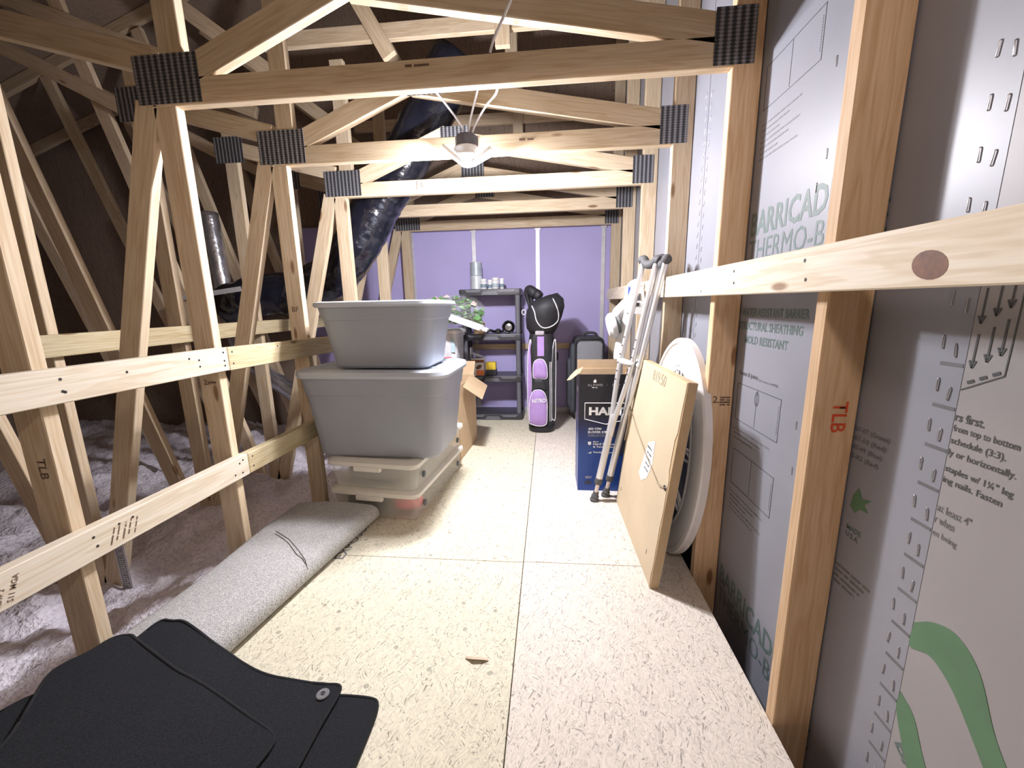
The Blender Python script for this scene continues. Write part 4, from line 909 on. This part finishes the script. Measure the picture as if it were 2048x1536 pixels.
# ------------------------------------------------------------------ white power tool standing in the carton
def tool():
    t = tag(empty('power_tool', (.43, 2.36, .5)), 'white cordless tool with a round guard standing up out of the blue carton', 'power tool')
    WT = plain('white_tool_plastic', (.80, .81, .82), .35, var=.03); GT = plain('grey_tool_tube', (.26, .26, .28), .35, .5)
    bm = bmesh.new(); tube(bm, [(.405, 2.36, .02), (.412, 2.36, .40), (.418, 2.36, .79)], .017, 12); link('shaft', bm, GT, t, smooth=True)
    bm = bmesh.new(); tube(bm, catmull([(.41, 2.36, .765), (.412, 2.36, .80), (.428, 2.36, .90), (.445, 2.36, .99), (.452, 2.36, 1.035), (.452, 2.36, 1.045)], 5), lambda u: .030+.012*u-(.012 if u > .97 else 0)-(.014 if u < .02 else 0), 16); link('nozzle', bm, WT, t, smooth=True, auto=50)
    prism_obj('motor_housing', [(.435, 1.035), (.525, 1.025), (.535, 1.10), (.525, 1.165), (.50, 1.185), (.465, 1.18), (.445, 1.12)], 1, 2.32, 2.40, WT, t)
    box('display', (.468, 2.317, 1.105), (.512, 2.321, 1.14), plain('dark_display', (.10, .10, .11), .2), t, .001); box('vent', (.462, 2.317, 1.072), (.505, 2.321, 1.09), BLACK, t, .001)
    bm = bmesh.new(); tube(bm, catmull([(.445, 2.36, 1.09), (.445, 2.36, 1.15), (.462, 2.36, 1.195), (.50, 2.36, 1.21), (.53, 2.36, 1.185)], 5), .012, 8); link('handle', bm, WT, t, smooth=True)
    box('blue_trigger', (.447, 2.345, 1.12), (.457, 2.375, 1.18), plain('blue_trigger', (.05, .09, .42), .4), t, .002)
    M = Matrix.Translation((.372, 2.36, .965)) @ Matrix.Rotation(math.radians(-14), 4, 'Y') @ Matrix.Rotation(math.pi/2, 4, 'Y')
    lathe_obj('guard', [(.02, -.035), (.055, -.032), (.072, -.015), (.074, .0), (.070, .012), (.062, .016), (.03, .018)], WT, t, 28, M=M)
    lathe_obj('guard_hub', [(.055, .018), (.058, .02), (.058, .034), (.02, .036)], plain('grey_rib', (.16, .17, .17), .5), t, 20, M=M)
    bm = bmesh.new(); tube(bm, [(.385, 2.36, 1.0), (.40, 2.36, 1.04), (.46, 2.36, 1.10)], .034, 14); link('neck', bm, WT, t, smooth=True)
tool()
# ------------------------------------------------------------------ crutches
def crutch(foot, top, spin, label):
    foot, top = Vector(foot), Vector(top); Z_ = (top-foot).normalized(); X_ = Vector((math.cos(spin), math.sin(spin), 0)); X_ = (X_-Z_*X_.dot(Z_)).normalized(); Y_ = Z_.cross(X_)
    M = Matrix((X_, Y_, Z_)).transposed().to_4x4(); M.translation = foot; L_ = (top-foot).length
    t = empty('crutch'); t.matrix_basis = M; tag(t, label, 'crutch', 'pair of aluminium crutches')
    AL = plain('brushed_aluminium', (.72, .72, .73), .32, .55, var=.04); RB = plain('dark_grey_rubber', (.085, .085, .09), .7, var=.1)
    lathe_obj('foot_tip', [(.019, .004), (.024, 0), (.025, .012), (.020, .02), (.022, .03), (.017, .036), (.0155, .055)], RB, t, 16, local=True)
    lathe_obj('extension_tube', [(.011, .04), (.011, .25)], plain('satin_pink_metal', (.70, .62, .58), .35, .4), t, 12, local=True)
    lathe_obj('collar', [(.019, .105), (.021, .108), (.021, .135), (.019, .14)], RB, t, 14, local=True)
    lathe_obj('lower_tube', [(.0185, .12), (.0185, .50), (.015, .515)], AL, t, 14, local=True)
    s = .045
    for sx in (-1, 1):
        q = tube_obj('side_tube', catmull([(sx*.010, 0, .40), (sx*.013, 0, .50), (sx*.030, 0, .62), (sx*s, 0, .78), (sx*s, 0, L_*.8), (sx*s, 0, L_-.05)], 6), .0135, AL, t, 12, True)
        for i in range(6):
            z = .70+.045*i; bm = bmesh.new(); bx(bm, (-.003, -.0148, -.003), (.003, -.012, .003)); link('adjustment_hole', bm, BLACK, q, True, M=Matrix.Translation((sx*min(s, .030+.015*max(0, (z-.62)/.16)), 0, z)))
    bm = bmesh.new(); tube(bm, catmull([(-s-.022, 0, L_-.035), (-s, 0, L_-.03), (-.02, 0, L_-.052), (.02, 0, L_-.052), (s, 0, L_-.03), (s+.022, 0, L_-.035)], 5), .021, 12); link('armpit_pad', bm, RB, t, True, smooth=True)
    bm = bmesh.new(); tube(bm, [(-s-.012, 0, .80), (s+.012, 0, .80)], .016, 12); link('hand_grip', bm, plain('white_grip_foam', (.62, .62, .62), .7), t, True, smooth=True)
    return t
crutch((.255, 2.105, 0), (.503, 2.08, 1.325), math.radians(-60), 'aluminium crutch leaning nearer the camera, left of the pair')
crutch((.325, 2.165, 0), (.546, 2.0, 1.32), math.radians(90), 'aluminium crutch half hidden behind its twin')
# ------------------------------------------------------------------ picture canvas turned to the wall
def canvas():
    a, b_, c = Vector((.388, 1.398, .002)), Vector((.376, 2.10, .002)), Vector((.482, 1.398, .812))
    Y_ = (b_-a).normalized(); Zr = (c-a); Zr = (Zr-Y_*Zr.dot(Y_)); Lz = Zr.length; Z_ = Zr.normalized(); X_ = Y_.cross(Z_)
    M = Matrix((X_, Y_, Z_)).transposed().to_4x4(); M.translation = a; W_ = (b_-a).length
    t = empty('framed_canvas'); t.matrix_basis = M; tag(t, 'large picture canvas leaning with its kraft paper back showing', 'picture')
    d = .034
    KP = plain('kraft_paper_back', (.61, .50, .345), .7, var=.05, scale=5, bump=.12, bscale=9); FW = plain('tan_frame_edge', (.52, .38, .22), .6, var=.06)
    for nm, lo, hi in (('frame_bar', (0.001, 0, 0), (d, .032, Lz)), ('frame_bar', (0.001, W_-.032, 0), (d, W_, Lz)), ('frame_bar', (0.001, .032, 0), (d, W_-.032, .032)), ('frame_bar', (0.001, .032, Lz-.032), (d, W_-.032, Lz))): box(nm, lo, hi, FW, t, .001, True)
    box('canvas_front', (d, .002, .002), (d+.0015, W_-.002, Lz-.002), plain('canvas_white', (.55, .53, .48), .8), t, 0, True)
    # paper dust cover, torn along the near edge
    P = [(W_-.003, .004), (W_-.003, Lz-.003), (.004, Lz-.003), (.006, Lz-.08)]
    z = Lz-.1
    while z > .05: P.append((.008+.008*noise.noise(Vector((z*14, 0, 0)))+(.014 if .45 < z < .62 else 0), z)); z -= .03
    P.append((.004, .004))
    bm = bmesh.new(); rings(bm, [[(-.0012, u, v) for u, v in P], [(.001, u, v) for u, v in P]]); link('paper_backing', bm, KP, t, True)
    box('top_tape', (-.002, .01, Lz-.012), (-.0012, W_-.01, Lz-.002), plain('pale_yellow_tape', (.66, .62, .36), .6), t, 0, True)
    wy = lambda u: W_*u
    tube_obj('hanging_wire', [(-.004, .025, Lz*.50), (-.010, wy(.12), Lz*.485), (-.012, wy(.45), Lz*.545), (-.014, wy(.7), Lz*.60), (-.004, W_-.02, Lz*.66)], .0016, plain('picture_wire', (.30, .24, .17), .4, .4), t, 5, True)
    tube_obj('cord', catmull([(-.006, W_-.012, Lz*.93), (-.02, W_-.03, Lz*.75), (-.015, W_-.05, Lz*.60), (-.012, W_-.02, Lz*.45)], 6), .003, plain('tan_cord', (.36, .26, .15), .7), t, 6, True)
    bm = bmesh.new(); tube(bm, [(-.003, .026+.012*math.cos(k*math.pi/5), Lz*.5+.008*math.sin(k*math.pi/5)) for k in range(10)], .002, 5, closed=True); link('wire_loop', bm, NAIL, t, True)
    lb = prism_obj('paper_label', [(wy(.44), Lz*.60), (wy(.32), Lz*.64), (wy(.30), Lz*.52), (wy(.36), Lz*.42), (wy(.46), Lz*.37), (wy(.54), Lz*.39), (wy(.50), Lz*.46)], 0, -.0024, -.0016, plain('label_paper', (.78, .78, .76), .6), t, True)
    for i in range(5): scribble(INK, (-.0026, wy(.44-.01*(i % 2)), Lz*(.575-.03*i)), (0, -1, 0), (0, 0, 1), wy(.09), .012, lb, True, seed=i, name='label_print')
    text('pencil_note', '819.50', plain('pencil_grey', (.33, .26, .17), .8), (-.0014, wy(.58), Lz-.065), (0, -1, 0), (0, 0, 1), width=wy(.26), parent=t, local=True, bold=-.005)
    for u, v in ((.14, .10), (.9, .12)): box('hole', (-.0016, wy(u), Lz*v), (-.0011, wy(u)+.006, Lz*v+.02), NAIL, t, 0, True)
canvas()
# ------------------------------------------------------------------ white oval openwork frame
def oval():
    B, T_ = Vector((.520, 1.67, .004)), Vector((.560, 1.725, .940))
    Z_ = (T_-B).normalized(); Y_ = Vector((-.10, 1, 0)); Y_ = (Y_-Z_*Y_.dot(Z_)).normalized(); X_ = Y_.cross(Z_); R_ = (T_-B).length/2
    M = Matrix((X_, Y_, Z_)).transposed().to_4x4(); M.translation = (B+T_)/2
    t = empty('oval_frame'); t.matrix_basis = M; tag(t, 'white oval openwork wall frame leaning behind the picture canvas', 'frame')
    WP = plain('white_painted_frame', (.84, .82, .81), .4, var=.02); ry, rz = .29, R_
    def ring(name, prof, parent=t, n=64):
        bm = bmesh.new(); loops = []
        for k in range(n):
            a = 2*math.pi*k/n; c, s = math.cos(a), math.sin(a)
            loops.append([(x, (ry-o)*c, (rz-o)*s) for x, o in prof])
        rings(bm, loops+[loops[0]], cap=(False, False)); bmesh.ops.remove_doubles(bm, verts=bm.verts, dist=1e-5)
        return link(name, bm, WP, parent, True, smooth=True, auto=28)
    ring('outer_moulding', [(.016, 0), (-.010, 0), (-.016, .006), (-.018, .022), (-.012, .026), (-.014, .032), (-.010, .105), (-.006, .115), (.010, .115), (.016, .105)])
    ring('inner_band', [(.004, .118), (-.006, .118), (-.008, .124), (-.006, .134), (.004, .134)])
    for ang in range(0, 360, 45):
        a = math.radians(ang); c, s = math.cos(a), math.sin(a)
        P0 = Vector((0, (ry-.13)*c, (rz-.13)*s)); P1 = Vector((0, (ry-.215)*c, (rz-.215)*s)); d = (P1-P0); n_ = Vector((0, -d.z, d.y)).normalized()
        bm = bmesh.new(); tube(bm, [P0+n_*.028, P1+n_*.022], .006, 6); link('bar', bm, WP, t, True, smooth=True)
        bm = bmesh.new(); m_ = (P0+P1)/2-n_*.006; u_ = d.normalized()
        tube(bm, [m_+u_*(.044*math.cos(k*math.pi/8))+n_*(.017*math.sin(k*math.pi/8)) for k in range(16)], .006, 6, closed=True); link('loop', bm, WP, t, True, smooth=True)
    bm = bmesh.new(); tube(bm, [(0, (ry-.22)*math.cos(k*math.pi/16), (rz-.22)*math.sin(k*math.pi/16)) for k in range(32)], .006, 6, closed=True); link('inner_ring', bm, WP, t, True, smooth=True)
oval()
